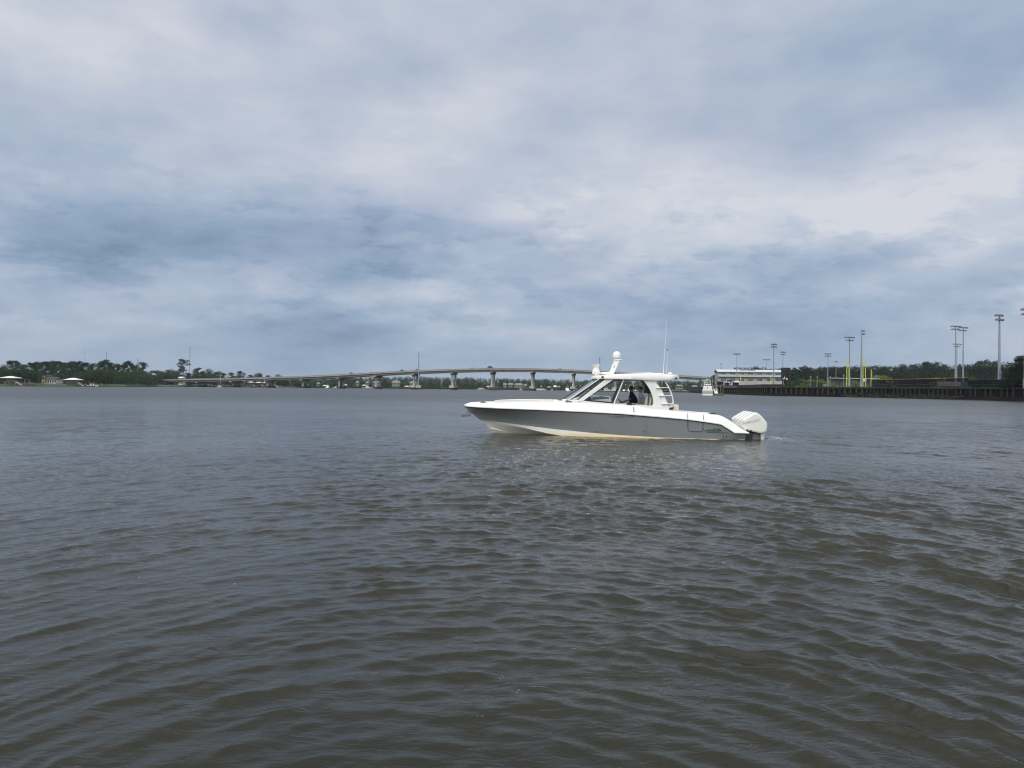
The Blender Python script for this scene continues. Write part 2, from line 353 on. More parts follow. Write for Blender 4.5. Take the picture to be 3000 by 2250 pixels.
    mp = N('ShaderNodeMapping'); nt.links.new(P, mp.inputs[0]); mp.inputs['Scale'].default_value = (.55, 1.25, 1); mp.inputs['Rotation'].default_value = (0, 0, R(-8))
    a1 = noise(mp.outputs[0], 9.0, 4, .62, .6).outputs['Fac']
    rg = noise(mp.outputs[0], 4.2, 3, .6, .5).outputs['Fac']; a0 = M_('SUBTRACT', 1.0, M_('ABSOLUTE', M_('MULTIPLY', M_('SUBTRACT', rg, .5), 3.2)))
    a2 = noise(mp.outputs[0], 2.4, 4, .6, .8).outputs['Fac']
    a3 = noise(mp.outputs[0], .55, 4, .6, .8).outputs['Fac']
    pt = sstep(noise(P, .06, 4, .6).outputs['Fac'], .35, .65, .45, 1.25)
    w2 = sstep(dist, 25, 90, .0, 1.0); w3 = sstep(dist, 60, 250, 0, 1.0); w1 = sstep(dist, 20, 120, 1.0, .25)
    h = M_('ADD', M_('ADD', M_('MULTIPLY', M_('MULTIPLY', a0, sstep(dist, 7, 22, .5, 1)), .018), M_('MULTIPLY', M_('MULTIPLY', a1, w1), .015)), M_('ADD', M_('MULTIPLY', M_('MULTIPLY', a2, w2), .055), M_('MULTIPLY', M_('MULTIPLY', a3, w3), .17)))
    bp = N('ShaderNodeBump'); setin(bp.inputs['Height'], M_('MULTIPLY', h, pt)); bp.inputs['Strength'].default_value = 1.0; bp.inputs['Distance'].default_value = 1.0
    nt.links.new(bp.outputs[0], b.inputs['Normal'])
    # foam kicked up by the engines: a broken patch of bubbles astern
    sx, sy = STERN
    sep = N('ShaderNodeSeparateXYZ'); nt.links.new(P, sep.inputs[0])
    dx = M_('DIVIDE', M_('SUBTRACT', sep.outputs[0], sx + .75), 1.0); dy = M_('DIVIDE', M_('SUBTRACT', sep.outputs[1], sy), 2.0)
    rr = M_('ADD', M_('MULTIPLY', dx, dx), M_('MULTIPLY', dy, dy)); near = M_('EXPONENT', M_('MULTIPLY', rr, -1.0))
    fn = noise(P, 5.0, 5, .7, 1.0).outputs['Fac']
    fm = sstep(M_('ADD', M_('MULTIPLY', near, .20), fn), .67, .79, 0, .55)
    fd = N('ShaderNodeBsdfDiffuse'); fd.inputs[0].default_value = (.55, .56, .54, 1)
    mx = N('ShaderNodeMixShader'); setin(mx.inputs[0], M_('MULTIPLY', fm, sstep(near, .08, .3))); out = nt.nodes['Material Output']
    nt.links.new(b.outputs[0], mx.inputs[1]); nt.links.new(fd.outputs[0], mx.inputs[2]); nt.links.new(mx.outputs[0], out.inputs[0])
    me.materials.append(m)

# ------------------------------------------------------------------ boat frame
TH = R(7.5); CT, ST = math.cos(TH), math.sin(TH)
DB = 35.1; BO = Vector((W(1448, 1267, DB).x, DB, 0))
BROT = -TH
def P(px, py, yl):                       # photo ray meets the boat's own plane y = yl -> (x, z) in the boat's frame
    d = ray(px, py); n = Vector((ST, CT, 0)); t = (yl - (C0 - BO).dot(n)) / d.dot(n); p = C0 + d * t - BO
    return (p.x * CT - p.y * ST, p.z)
def B2W(x, y, z): return Vector((BO.x + x * CT + y * ST, BO.y - x * ST + y * CT, z))
WASH = [(*B2W(12.9, -.5, 0).xy, .8, .02), (*B2W(13.6, .8, 0).xy, 1.0, .015)]
STERN = tuple(B2W(12.6, -.6, 0).xy)
build_water()

def line(pts, hb):
    out = []
    for px, py in pts:
        yl = -1.0
        for _ in range(12):
            x, z = P(px, py, yl); yl = -hb(x)
        out.append((x, z))
    xs = np.array([p[0] for p in out]); zs = np.array([p[1] for p in out])
    return lambda x: float(np.interp(x, xs, zs)), xs, zs
XT = P(1361, 1191.5, 0)[0]; XE = P(2192, 1266, -1.85)[0]; XTR = P(2185, 1280, -1.8)[0]
def hb_s(x): return float(np.interp((x - XT) / (XE - XT), [0, .012, .03, .06, .10, .16, .24, .34, .46, .7, 1], [0, .22, .40, .66, .92, 1.22, 1.50, 1.74, 1.90, 1.96, 1.88]))
XC = P(1403.5, 1228.4, 0)[0]
def hb_c(x): return float(np.interp((x - XC) / (XE - XC), [0, .02, .06, .12, .2, .32, .46, .7, 1], [0, .10, .32, .62, .98, 1.36, 1.60, 1.74, 1.74]))
XL = P(1417.6, 1235, 0)[0]
def hb_l(x): return float(np.interp((x - XL) / (XE - XL), [0, .02, .06, .12, .2, .32, .46, .7, 1], [0, .12, .35, .65, 1.02, 1.40, 1.63, 1.77, 1.77]))
z_s, _, _ = line([(1361, 1191.5), (1434, 1196.5), (1575, 1202), (1716, 1208.5), (1820, 1214), (1940, 1224), (2015, 1231), (2060, 1237), (2111, 1244.5), (2132, 1257), (2151.6, 1270), (2190, 1271)], hb_s)
z_t, _, _ = line([(1363, 1189), (1368, 1186), (1376, 1183.5), (1410, 1181.5), (1481, 1180.5), (1575, 1179), (1680, 1180), (1720, 1181), (1794, 1185), (1867, 1189), (1916, 1198.5), (1960, 1202.5), (2013, 1208.6), (2062, 1213.5), (2106, 1216), (2127, 1224), (2151.6, 1241), (2179, 1261), (2192, 1266)], lambda x: hb_s(x) * .95)
z_c, _, _ = line([(1403.5, 1228.4), (1504.5, 1242), (1622, 1257), (1740, 1269), (1820, 1275), (1940, 1282), (2054, 1285.4), (2182.5, 1287.5)], hb_c)
z_l, _, _ = line([(1417.6, 1235), (1528, 1252), (1610, 1271), (1700, 1284), (1900, 1296), (2182, 1302)], hb_l)
def z_k(x): return float(np.interp(x, [P(1434, 1256, 0)[0], 0, .6, 1.8, 4, 12], [P(1434, 1256, 0)[1], 0.0, -.25, -.5, -.65, -.6]))
XK = P(1434, 1256, 0)[0]

boat = empty('motor_boat', BO, BROT, 'large white and grey motor boat with hardtop and four white outboards', 'motor boat')
U = np.concatenate([np.linspace(0, .12, 14)[:-1], np.linspace(.12, 1, 50)])
def loft(lines, sub, side, pw=None):
    """lines: list of (x0, x1, yf, zf) from top to bottom; rows between are filled in."""
    cols = []
    for u in U:
        col = []
        for a, b in zip(lines[:-1], lines[1:]):
            xa = a[0] + u * (a[1] - a[0]); xb = b[0] + u * (b[1] - b[0])
            ya, yb, za, zb = a[2](xa), b[2](xb), a[3](xa), b[3](xb)
            for k in range(sub):
                t = k / sub; e = 1.0 + (pw(u) if pw else 0)
                col.append((xa + (xb - xa) * t, side * (yb + (ya - yb) * (1 - t) ** e), za + (zb - za) * t))
        b = lines[-1]; xb = b[0] + u * (b[1] - b[0]); col.append((xb, side * b[2](xb), b[3](xb)))
        cols.append(col)
    return cols
XTR2 = XTR
LS = (XT, XTR, hb_s, z_s); LC = (XC, XTR - .02, hb_c, z_c); LL = (XL, XTR - .03, hb_l, z_l); LK = (XK, XTR - .05, lambda x: 0.0, z_k)
mb = MB()
for sd in (-1, 1): mb.grid(loft([LS, LC], 8, sd, lambda u: 1.3 * max(0, 1 - u / .5)), flip=sd > 0)
hull = mb.build('hull_side', 'grey', boat, smooth=True)
# bottom with a yellow waterline stain
def bottom_mat():
    global nt
    m = bpy.data.materials.new('stained_white_bottom'); m.use_nodes = True; nt = m.node_tree; b = nt.nodes['Principled BSDF']; b.inputs['Roughness'].default_value = .35
    tc = N('ShaderNodeTexCoord'); sp = N('ShaderNodeSeparateXYZ'); nt.links.new(tc.outputs['Object'], sp.inputs[0]); n = noise(tc.outputs['Object'], 1.6, 5, .6).outputs['Fac']
    lv = M_('ADD', sp.outputs[2], M_('MULTIPLY', M_('SUBTRACT', n, .5), .18)); fx = sstep(sp.outputs[0], 1.0, 4.5)
    f = M_('MULTIPLY', sstep(lv, .06, .17, 1, 0), fx)
    c = mixc(f, (.66, .66, .61, 1), (.66, .54, .31, 1)); c = mixc(M_('MULTIPLY', fx, sstep(lv, -.06, .0, .75, 0)), c, (.10, .085, .04, 1)); setin(b.inputs['Base Color'], c); return m
BM = bottom_mat()
mb = MB()
for sd in (-1, 1): mb.grid(loft([LC, LL], 2, sd), flip=sd > 0); mb.grid(loft([LL, LK], 5, sd), flip=sd > 0)
mb.build('hull_bottom', BM, boat, smooth=True)
# spray strake
zst, sx_, _ = line([(1438, 1255.5), (1480, 1264), (1544, 1275), (1600, 1284)], lambda x: .10 + .16 * max(0, x))
mb = MB(); pts = [(x, -(.06 + .17 * max(0, x + .2)), zst(x)) for x in np.linspace(P(1438, 1255, 0)[0], 1.9, 12)]
mb.tube(pts, .028, 6); mb.tube([(a, -b, c) for a, b, c in pts], .028, 6); mb.build('spray_strake', 'white', boat, smooth=True)
# transom
mb = MB(); xa = XTR - .01
mb.add([(XTR, -hb_s(XTR), z_s(XTR)), (XTR - .02, -hb_c(XTR), z_c(XTR)), (XTR - .03, -hb_l(XTR), z_l(XTR)), (XTR - .05, 0, z_k(XTR)), (XTR - .03, hb_l(XTR), z_l(XTR)), (XTR - .02, hb_c(XTR), z_c(XTR)), (XTR, hb_s(XTR), z_s(XTR))], [tuple(range(7))])
mb.build('transom', 'white', boat)
# white topsides, gunwale and decks
XD0 = P(1655, 1178, -1.2)[0]; XD1 = P(1800, 1185, -1.3)[0]; XDC = P(2118, 1215, 0)[0]
mb = MB(); cols_n = []
xs_all = sorted(set(list(np.linspace(XT, XE, 90)) + list(np.linspace(XT, XT + .6, 12)) + [XD0 - .02, XD0 + .02, XDC - .02, XDC + .02]))
def deck_col(x, sd):
    ys = hb_s(x); zs = z_s(x); zt = max(z_t(x), zs + .03); w = min(1, ys / .5)
    c = [(x, sd * ys, zs), (x, sd * (ys + .035 * w), zs + .02), (x, sd * (ys + .035 * w), zs + .06), (x, sd * (ys + .005 * w), zs + .085),
         (x, sd * max(0, ys * (1 - .015)), zs + (zt - zs) * .45), (x, sd * max(0, ys * .965 - .03 * w), zs + (zt - zs) * .86), (x, sd * max(0, ys * .94 - .06 * w), zt - .004)]
    yi = max(0, ys * .94 - .26 * w)
    c.append((x, sd * yi, zt + .01))
    fl = zt + .03 if (x < XD0 or x > XDC) else .62
    c += [(x, sd * max(0, yi - .04 * w), fl), (x, sd * yi * .5, fl + (.03 if x < XD0 else 0)), (x, 0, fl + (.05 if x < XD0 else 0))]
    return c
for sd in (-1, 1): mb.grid([deck_col(x, sd) for x in xs_all], flip=sd < 0)
mb.build('deck', 'white', boat, smooth=True)
mb = MB(); rr = []
for sd in (-1, 1):
    pts = [(x, sd * (hb_s(x) + .012), z_s(x) + .002) for x in np.linspace(XT + .01, XE, 70)]; mb.tube(pts, .022, 6)
mb.build('rub_rail', 'dark', boat, smooth=True)
# swim platform / aft end of the topsides
mb = MB(); mb.prism([(XE - .5, z_s(XE) - .03), (XE + .04, z_s(XE) - .02), (XE + .04, z_s(XE) + .07), (XE - .5, z_s(XE) + .09)], -1.86, 1.86); mb.build('swim_platform', 'white', boat, bevel=.02)
# ---- superstructure
YS = 1.38
def poly(pts, yl): return [P(a, b, yl) for a, b in pts]
def both(mb, pl, y0, y1):
    mb.prism(pl, -y0, -y1); mb.prism(pl, y1, y0)
# cabin coaming: white moulding under the windows
mb = MB()
for sd in (-1, 1):
    pl = poly([(1664, 1180), (1668, 1171), (1700, 1171.5), (1720, 1176), (1796, 1182.5), (1868, 1187), (1917, 1189), (1962, 1203), (1962, 1212), (1700, 1200)], -YS)
    mb.prism(pl, sd * (YS + .015), sd * (YS - .16))
x0c, z0c = P(1655, 1176, 0)
mb.build('cabin_coaming', 'white', boat, bevel=.015)
# dash and forward console inside the windscreen
mb = MB(); fb = P(1650, 1169, 0); mb.prism([fb, P(1668, 1168, 0), P(1735, 1158, 0), P(1788, 1160, 0), P(1794, 1190, 0), P(1660, 1195, 0)], -1.12, 1.12); mb.build('dashboard', 'white', boat, bevel=.03)
mb = MB(); mb.prism(poly([(1733, 1165), (1760, 1160), (1785, 1163), (1786, 1168), (1736, 1172)], -.9), -1.125, -.3); mb.build('dash_pad', 'engdark', boat, bevel=.02)
# hardtop
top = [(1729, 1106.6), (1731, 1103.5), (1737, 1101), (1781, 1098.5), (1800, 1096.5), (1859, 1094.5), (1911, 1093.8), (1924, 1092.8), (1940, 1093.6), (1958, 1097.4), (1968, 1097.8), (1981, 1096.8), (1989, 1099), (1992.8, 1103), (1994, 1107.4)]
bot = [(1729, 1107.4), (1734, 1109.8), (1794, 1110.8), (1859, 1112.2), (1908, 1114.9), (1956.7, 1115), (1980, 1113.5), (1990, 1111), (1994, 1108)]
tp = [P(a, b, -1.5) for a, b in top]; bp_ = [P(a, b, -1.5) for a, b in bot]
xa, xb = tp[0][0], tp[-1][0]
ft = lambda x: float(np.interp(x, [p[0] for p in tp], [p[1] for p in tp])); fb_ = lambda x: float(np.interp(x, [p[0] for p in bp_], [p[1] for p in bp_]))
mb = MB(); rows = []
for x in np.concatenate([np.linspace(xa, xa + .35, 9)[:-1], np.linspace(xa + .35, xb - .3, 34)[:-1], np.linspace(xb - .3, xb, 8)]):
    e1 = min(1, (x - xa) / .9); e2 = min(1, (xb - x) / .7); w = 1.5 * (1 - (1 - e1) ** 3 * .55) * (1 - (1 - e2) ** 3 * .35)
    t, b = ft(x), fb_(x); m_ = (t + b) / 2; h = (t - b) / 2
    sec = [(w * .0, b + .01), (w * .9, b + .01), (w * .985, b), (w, m_ - h * .75), (w * .995, m_ - h * .1), (w * .985, m_ + h * .55), (w * .972, t - .02), (w * .945, t), (w * .45, t + .03 * e1 * e2), (0, t + .045 * e1 * e2)]
    rows.append([(x, -y, z) for y, z in sec] + [(x, y, z) for y, z in reversed(sec[:-1])])
mb.grid(rows); mb.add(rows[0], [tuple(range(len(rows[0])))]); mb.add(rows[-1], [tuple(range(len(rows[-1])))])
ht = mb.build('hardtop', 'white', boat, smooth=True)
mb = MB(); pp = [P(1862, 1094.0, -1.0), P(1912, 1093.2, -1.0)]; mb.prism([(pp[0][0] - .8, pp[0][1] + .0), (pp[0][0] - .7, pp[0][1] + .015), (pp[1][0] - .05, pp[1][1] + .03), (pp[1][0] + .05, pp[1][1])], -1.0, 1.0); mb.build('roof_hatch', 'white', ht, bevel=.02)
for (a, b, n) in ((1765, 1104, 'side_light'), (1980.5, 1108.5, 'side_light')):
    x, z = P(a, b, -1.5); mb = MB(); mb.tube([(x - .05, -1.49, z), (x + .05, -1.49, z)], .045, 8); mb.build(n, 'black', ht, smooth=True)
mb = MB(); x, z = P(1963, 1097, -.3); mb.lathe((x, -.3, z), [(.11, 0), (.11, .05), (.07, .09), (.0, .1)], 14); mb.build('roof_dome', 'white', ht, smooth=True)
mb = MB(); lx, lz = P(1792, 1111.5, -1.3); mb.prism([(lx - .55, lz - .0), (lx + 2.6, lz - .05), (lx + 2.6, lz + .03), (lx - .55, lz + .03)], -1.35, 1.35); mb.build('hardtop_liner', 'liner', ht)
# side structure, both sides
def frame(mb, outer, inner, y0, y1):
    n = len(outer); vs = [(x, y, z) for y in (y0, y1) for x, z in outer + inner]; N2 = 2 * n; fs = []
    for i in range(n):
        j = (i + 1) % n; fs += [(i, j, n + j, n + i), (N2 + j, N2 + i, N2 + n + i, N2 + n + j), (i, N2 + i, N2 + j, j), (n + i, n + j, N2 + n + j, N2 + n + i)]
    mb.add(vs, fs)
OUT = poly([(1708.5, 1173.5), (1799, 1111), (1826, 1111), (1796.5, 1182)], -YS); INN = poly([(1728, 1161.5), (1800, 1115.2), (1819, 1114.6), (1791.5, 1177.6)], -YS)
INN2 = poly([(1735, 1172.5), (1728, 1161.5), (1800, 1115.2), (1819, 1114.6), (1791.5, 1177.8)], -YS)
OUT2 = poly([(1722, 1175), (1708.5, 1173.5), (1799, 1111), (1826, 1111), (1796.5, 1182)], -YS)
AB = poly([(1686.5, 1178), (1774, 1111), (1799.5, 1110.5), (1708.5, 1174.5)], -YS)
FWO = poly([(1667, 1172), (1757, 1110), (1775, 1111), (1688, 1177)], -YS); FWI = poly([(1675, 1171), (1757, 1114), (1766, 1114.5), (1687.5, 1172.5)], -YS)
POST = poly([(1826, 1111), (1829, 1111), (1800, 1182.5), (1796.5, 1182)], -YS)
ARCH = poly([(1883.5, 1114), (1890, 1121), (1896.5, 1130), (1903, 1141), (1908, 1151), (1912, 1164), (1914, 1176), (1914, 1184), (1912, 1187.5), (1905, 1189.5), (1916, 1199), (1930, 1204), (1962, 1204), (1955, 1179), (1947, 1160), (1940, 1145), (1931, 1132), (1924, 1124), (1924, 1120), (1928, 1114)], -YS)
for sd in (-1, 1):
    y0, y1 = sd * (YS + .0), sd * (YS - .09)
    mb = MB(); mb.prism(AB, sd * (YS + .03), sd * (YS - .12)); mb.build('front_pillar', 'white', boat, bevel=.012)
    mb = MB(); frame(mb, OUT2, INN2, y0, sd * (YS - .05)); wf = mb.build('side_window', 'black', boat)
    mb = MB(); mb.add([(x, sd * (YS - .025), z) for x, z in INN2], [tuple(range(5))]); mb.build('pane', 'glass', wf)
    mb = MB(); frame(mb, FWO, FWI, sd * (YS - .02), sd * (YS - .07)); wf = mb.build('corner_window', 'black', boat)
    mb = MB(); mb.add([(x, sd * (YS - .045), z) for x, z in FWI], [tuple(range(4))]); mb.build('pane', 'glass', wf)
    mb = MB(); mb.beam((FWO[0][0] - .03, sd * (YS - .02), FWO[0][1]), (FWO[1][0] - .03, sd * (YS - .02), FWO[1][1]), .05, .05); mb.build('windscreen_post', 'white', boat)
    mb = MB(); mb.prism(POST, sd * (YS + .01), sd * (YS - .04)); mb.build('window_post', 'white', boat)
    mb = MB(); mb.prism(ARCH, sd * (YS + .02), sd * (YS - .20)); mb.build('rear_arch', 'white' if sd < 0 else 'liner', boat, bevel=.02)
# front windscreen bulging forward between the corner posts
b0, t0 = FWO[0], FWO[1]; cb = P(1646, 1171, 0); ct_ = P(1737, 1110, 0)
mb = MB(); rows = []
for k in range(13):
    s = -1 + 2 * k / 12; y = s * (YS - .03); q = 1 - s * s
    rows.append([(b0[0] + (cb[0] - b0[0]) * q, y, b0[1] + (cb[1] - b0[1]) * q), (t0[0] + (ct_[0] - t0[0]) * q, y, t0[1])])
mb.grid(rows); ws = mb.build('windscreen', 'glass', boat, smooth=True)
mb = MB()
for row_i in (0, 1): mb.tube([r[row_i] for r in rows], .022, 6)
for k in (4, 8): mb.tube([rows[k][0], rows[k][1]], .022, 6)
mb.build('windscreen_frame', 'black', ws, smooth=True)
for k, dd in ((3, .0), (9, 0)):
    a = Vector(rows[k][0]); b = Vector(rows[k][1]); mb = MB(); mb.tube([a + Vector((-.12, 0, .0)), a.lerp(b, .3) + Vector((-.08, .1, .04)), a.lerp(b, .62) + Vector((-.04, .2, .03))], .014, 5); mb.build('wiper', 'black', ws)
# aft bulkhead with the screen, helm seats, wheel
mb = MB(); xb1, _ = P(1903, 1150, 0); mb.box(xb1, xb1 + .08, .35, 1.25, .62, 2.62); mb.box(xb1, xb1 + .08, -.2, .35, .62, 1.2); mb.build('aft_bulkhead', 'liner', boat)
mb = MB(); a = P(1886, 1131, .8); b = P(1905, 1152.5, .8); mb.prism([(a[0], a[1]), (b[0], a[1]), (b[0], b[1]), (a[0], b[1])], .30, 1.3); mb.build('dark_screen', 'black', boat, bevel=.01)
for yy in (-.35, .55):
    mb = MB(); s = poly([(1887, 1187), (1890, 1166), (1893, 1160), (1897, 1160), (1899, 1164), (1894, 1190)], yy); mb.prism(s, yy - .24, yy + .24); s2 = [(s[0][0] - .42, 1.36), (s[0][0] + .1, 1.36), (s[0][0] + .1, 1.48), (s[0][0] - .42, 1.50)]; mb.prism(s2, yy - .25, yy + .25)
    st = mb.build('helm_seat', 'cream', boat, bevel=.04); mb = MB(); mb.tube([(s[0][0] - .15, yy, .62), (s[0][0] - .15, yy, 1.36)], .07, 10); mb.build('pedestal', 'steel', st, smooth=True)
mb = MB(); s = poly([(1899, 1187), (1902, 1164), (1904, 1162), (1906, 1164), (1903, 1190)], -.1); mb.prism(s, -.8, -.1); mb.build('seat_back', 'cream', boat, bevel=.03)
mb = MB(); s = poly([(1957, 1203), (1957, 1190), (1966, 1184.5), (1982, 1184.5), (1984, 1188), (1984, 1206)], -.4); mb.prism(s, -1.1, 1.1); mb.build('aft_seat', 'cream', boat, bevel=.03)
mb = MB(); s = poly([(1961, 1200), (1963, 1195), (1975, 1192.5), (1972, 1199)], -1.13); mb.prism(s, -1.13, -1.10); mb.build('seat_panel', 'dark', boat)
cx, cz = P(1820, 1176.5, .45)
def torus(c, r, t, ax, n=24, m=8):
    a = Vector(ax).normalized(); u = a.orthogonal().normalized(); v = a.cross(u); M2 = MB(); pts = [Vector(c) + (u * math.cos(2 * math.pi * k / n) + v * math.sin(2 * math.pi * k / n)) * r for k in range(n + 1)]
    M2.tube(pts, t, m); return M2, u, v
tb, u, v = torus((cx, .45, cz), .19, .02, (.62, 0, .78)); 
for k in range(3): tb.tube([(cx, .45, cz), Vector((cx, .45, cz)) + (u * math.cos(2.09 * k + .5) + v * math.sin(2.09 * k + .5)) * .18], .015, 6)
wheel = tb.build('steering_wheel', 'black', boat, smooth=True); mb = MB(); mb.tube([(cx, .45, cz), (cx - .3, .45, cz - .28)], .035, 8); mb.build('steering_column', 'black', wheel)
mb = MB(); s = poly([(1796, 1181), (1812, 1184), (1830, 1186), (1830, 1196), (1796, 1196)], .4); mb.prism(s, -.1, .95); mb.build('helm_console', 'black', boat, bevel=.03)
# side rail along the opening
mb = MB(); a = P(1800, 1183, -YS); b = P(1866, 1187, -YS); mb.tube([(a[0], -YS + .02, a[1] + .03), (b[0], -YS + .02, b[1] + .05), (b[0] + .15, -YS + .02, b[1] - .03)], .02, 8); mb.build('grab_rail', 'steel', boat, smooth=True)
# ladder on the arch
mb = MB()
rl = [P(a, b, -YS) for a, b in [(1949, 1115), (1950, 1119.6), (1957, 1131), (1963, 1143), (1968, 1156), (1971, 1169), (1972.5, 1179), (1971, 1185), (1967, 1190), (1958, 1194)]]
mb.tube([(x, -YS + .02, z) for x, z in rl], .033, 8)
mb.tube([(x - .38, -YS + .35, z) for x, z in rl[:-2]], .025, 8)
lad = mb.build('ladder', 'white', boat, smooth=True)
for (a, b, y) in ((1922.5, 1961, 1136), (1930.6, 1968.5, 1159), (1939, 1972.5, 1183)):
    p = P(a, y, -YS - .06); q = P(b, y, -YS); mb = MB(); mb.beam((p[0], -YS - .07, p[1]), (q[0], -YS, q[1]), .10, .035); mb.build('rung', 'white', lad, bevel=.01)
# mast, dome, camera pod, antennas
mb = MB(); mb.prism(poly([(1786, 1089.5), (1798, 1059), (1797, 1056), (1818, 1056), (1814, 1061), (1799, 1095), (1794, 1099), (1755, 1097), (1755, 1091.5)], 0), -.22, .22); mast = mb.build('mast', 'white', boat, bevel=.03)
mb = MB(); mb.prism(poly([(1797, 1053), (1821, 1052.5), (1821, 1055.5), (1798, 1056.5)], 0), -.25, .25); mb.build('mast_plate', 'white', mast, bevel=.01)
mb = MB(); mb.prism(poly([(1797, 1078), (1800, 1071), (1801.5, 1071), (1799, 1078)], -.22), -.224, -.215); mb.build('mast_slot', 'dark', mast)
x, z = P(1806.5, 1053, 0); mb = MB(); mb.lathe((x, 0, z), [(.12, 0), (.185, .03), (.19, .08)], 24); mb.build('dome_base', 'liner', mast, smooth=True)
mb = MB(); mb.lathe((x, 0, z), [(.192, .08), (.196, .14), (.198, .2), (.19, .25), (.17, .3), (.135, .345), (.09, .375), (.04, .392), (.004, .396)], 28); mb.build('satellite_dome', 'white', mast, smooth=True)
x, z = P(1746, 1096, -.3); mb = MB(); mb.lathe((x, -.3, z), [(.185, .0), (.19, .12), (.175, .18), (.15, .22), (.145, .27), (.155, .34), (.175, .40), (.195, .445), (.185, .455), (.05, .44)], 22); th = mb.build('camera_pod', 'white', boat, smooth=True)
mb = MB(); mb.box(x - .12, x - .02, -.42, -.3, z + .452, z + .468); mb.build('lens', 'black', th)
mb = MB(); x2, z2 = P(1748, 1094.5, -.85); mb.lathe((x2, -.85, z2 - .14), [(.07, -.02), (.10, .03), (.125, .12), (.10, .21), (.04, .25), (0.004, .255)], 18); mb.build('spotlight', 'cream', boat, smooth=True)
mb = MB(); a = P(1943, 1094, -1.0); b = P(1953, 942, -1.0); mb.tube([(a[0], -1.0, a[1] - .05), (b[0], -1.0, b[1])], [.016, .008], 6); mb.build('whip_antenna', 'white', boat, smooth=True)
mb = MB(); a = P(1952, 1096, .4); b = P(1956, 1026, .4); mb.tube([(a[0], .4, a[1] - .08), (b[0], .4, b[1])], [.009, .006], 6); an = mb.build('short_antenna', 'white', boat, smooth=True)
mb = MB(); mb.lathe((b[0], .4, b[1]), [(.015, -.02), (.035, .0), (.035, .03), (.01, .05)], 8); mb.build('tip', 'black', an)
mb = MB(); a = P(1758, 1092, .3); b = P(1757, 1046, .3); mb.tube([(a[0], .3, a[1]), (b[0], .3, b[1])], .012, 5); mb.build('thin_antenna', 'dark', boat)
# bow rail, cushions, cleats, anchor, lights
mb = MB()
for sd in (-1, 1):
    pts = []
    for px in np.linspace(1447, 1622, 12):
        x, z = P(px, 1178 - 2.2 * math.sin((px - 1440) / 182 * 3.0), -1.0); pts.append((x, sd * max(.1, hb_s(x) * .86 - .14), z + .06))
    mb.tube(pts, .02, 6)
    for k in (1, 4, 7, 10): mb.tube([pts[k], (pts[k][0], pts[k][1], z_t(pts[k][0]) - .02)], .014, 6)
mb.build('bow_rail', 'cream', boat, smooth=True)
mb = MB(); a = P(1480, 1179, 0); b = P(1620, 1176, 0); mb.prism([(a[0], a[1] - .2), (a[0], a[1] - .06), (b[0], b[1] + .02), (b[0], b[1] - .2)], -.75, .75); mb.build('bow_cushion', 'cream', boat, bevel=.04)
x, z = P(1630, 1176, -.8); mb = MB(); mb.lathe((x, -.8, z - .06), [(.13, -.1), (.16, 0), (.15, .08), (.08, .14), (.01, .15)], 14); mb.build('deck_fender', 'cream', boat, smooth=True)
def cleat(px, py, yl, s=1.0):
    x, z = P(px, py, yl); m2 = MB(); m2.tube([(x - .17 * s, yl, z + .05), (x - .08 * s, yl, z + .07), (x + .08 * s, yl, z + .07), (x + .17 * s, yl, z + .05)], [.012, .025, .025, .012], 8)
    m2.tube([(x - .06 * s, yl, z - .05), (x - .06 * s, yl, z + .06)], .018, 6); m2.tube([(x + .06 * s, yl, z - .05), (x + .06 * s, yl, z + .06)], .018, 6); m2.build('cleat', 'black', boat, smooth=True)
cleat(1416, 1182, -.45); cleat(1666, 1181, -1.5); cleat(2088, 1215.5, -1.6); cleat(1843, 1191, -1.62)
mb = MB(); a = P(1419, 1181.5, -.2); b = P(1436, 1181, -.2); c = P(1448, 1177, -.2); mb.tube([(a[0], -.2, a[1]), (b[0], -.2, b[1]), (c[0], -.2, c[1])], .02, 6); mb.build('windlass_bar', 'black', boat)
mb = MB(); a = P(1842, 1184, -1.45); mb.tube([(a[0], -1.4, a[1] + .18), (a[0] + .04, -1.42, a[1] + .02), (a[0] - .06, -1.44, a[1] - .06), (a[0] + .2, -1.62, a[1] - .08), (a[0] + .21, -1.99, a[1] - .16), (a[0] + .22, -2.0, a[1] - .34)], .018, 6); mb.tube([(a[0] - .08, -1.4, a[1] + .05), (a[0] + .14, -1.4, a[1] + .03)], .03, 6); mb.build('fender_line', 'black', boat, smooth=True)
mb = MB(); mb.prism(poly([(1360, 1209), (1364, 1204), (1371, 1200), (1378, 1202), (1382, 1208), (1381, 1212), (1372, 1216), (1362, 1215)], 0), -.06, .06); ank = mb.build('anchor_roller', 'pole', boat, bevel=.01)
mb = MB(); mb.prism(poly([(1351, 1213), (1358, 1216), (1366, 1215.5), (1384, 1217), (1374, 1220), (1362, 1220), (1358, 1222)], 0), -.12, .12); mb.prism(poly([(1351, 1213), (1354, 1221), (1357, 1222), (1360, 1216)], 0), -.02, .02); mb.build('anchor', 'engdark', ank)
mb = MB(); e = poly([(1383, 1208), (1385, 1209), (1368, 1195), (1366, 1194)], 0); mb.prism(e, -.05, .05); mb.build('stem_plate', 'steel', boat)
x, z = P(1411, 1237, 0); mb = MB(); mb.tube([(x - .02, -.02, z + .06), (x - .06, -.02, z - .02), (x - .0, -.02, z - .06), (x + .05, -.02, z)], .012, 6); mb.build('tow_eye', 'steel', boat, smooth=True)
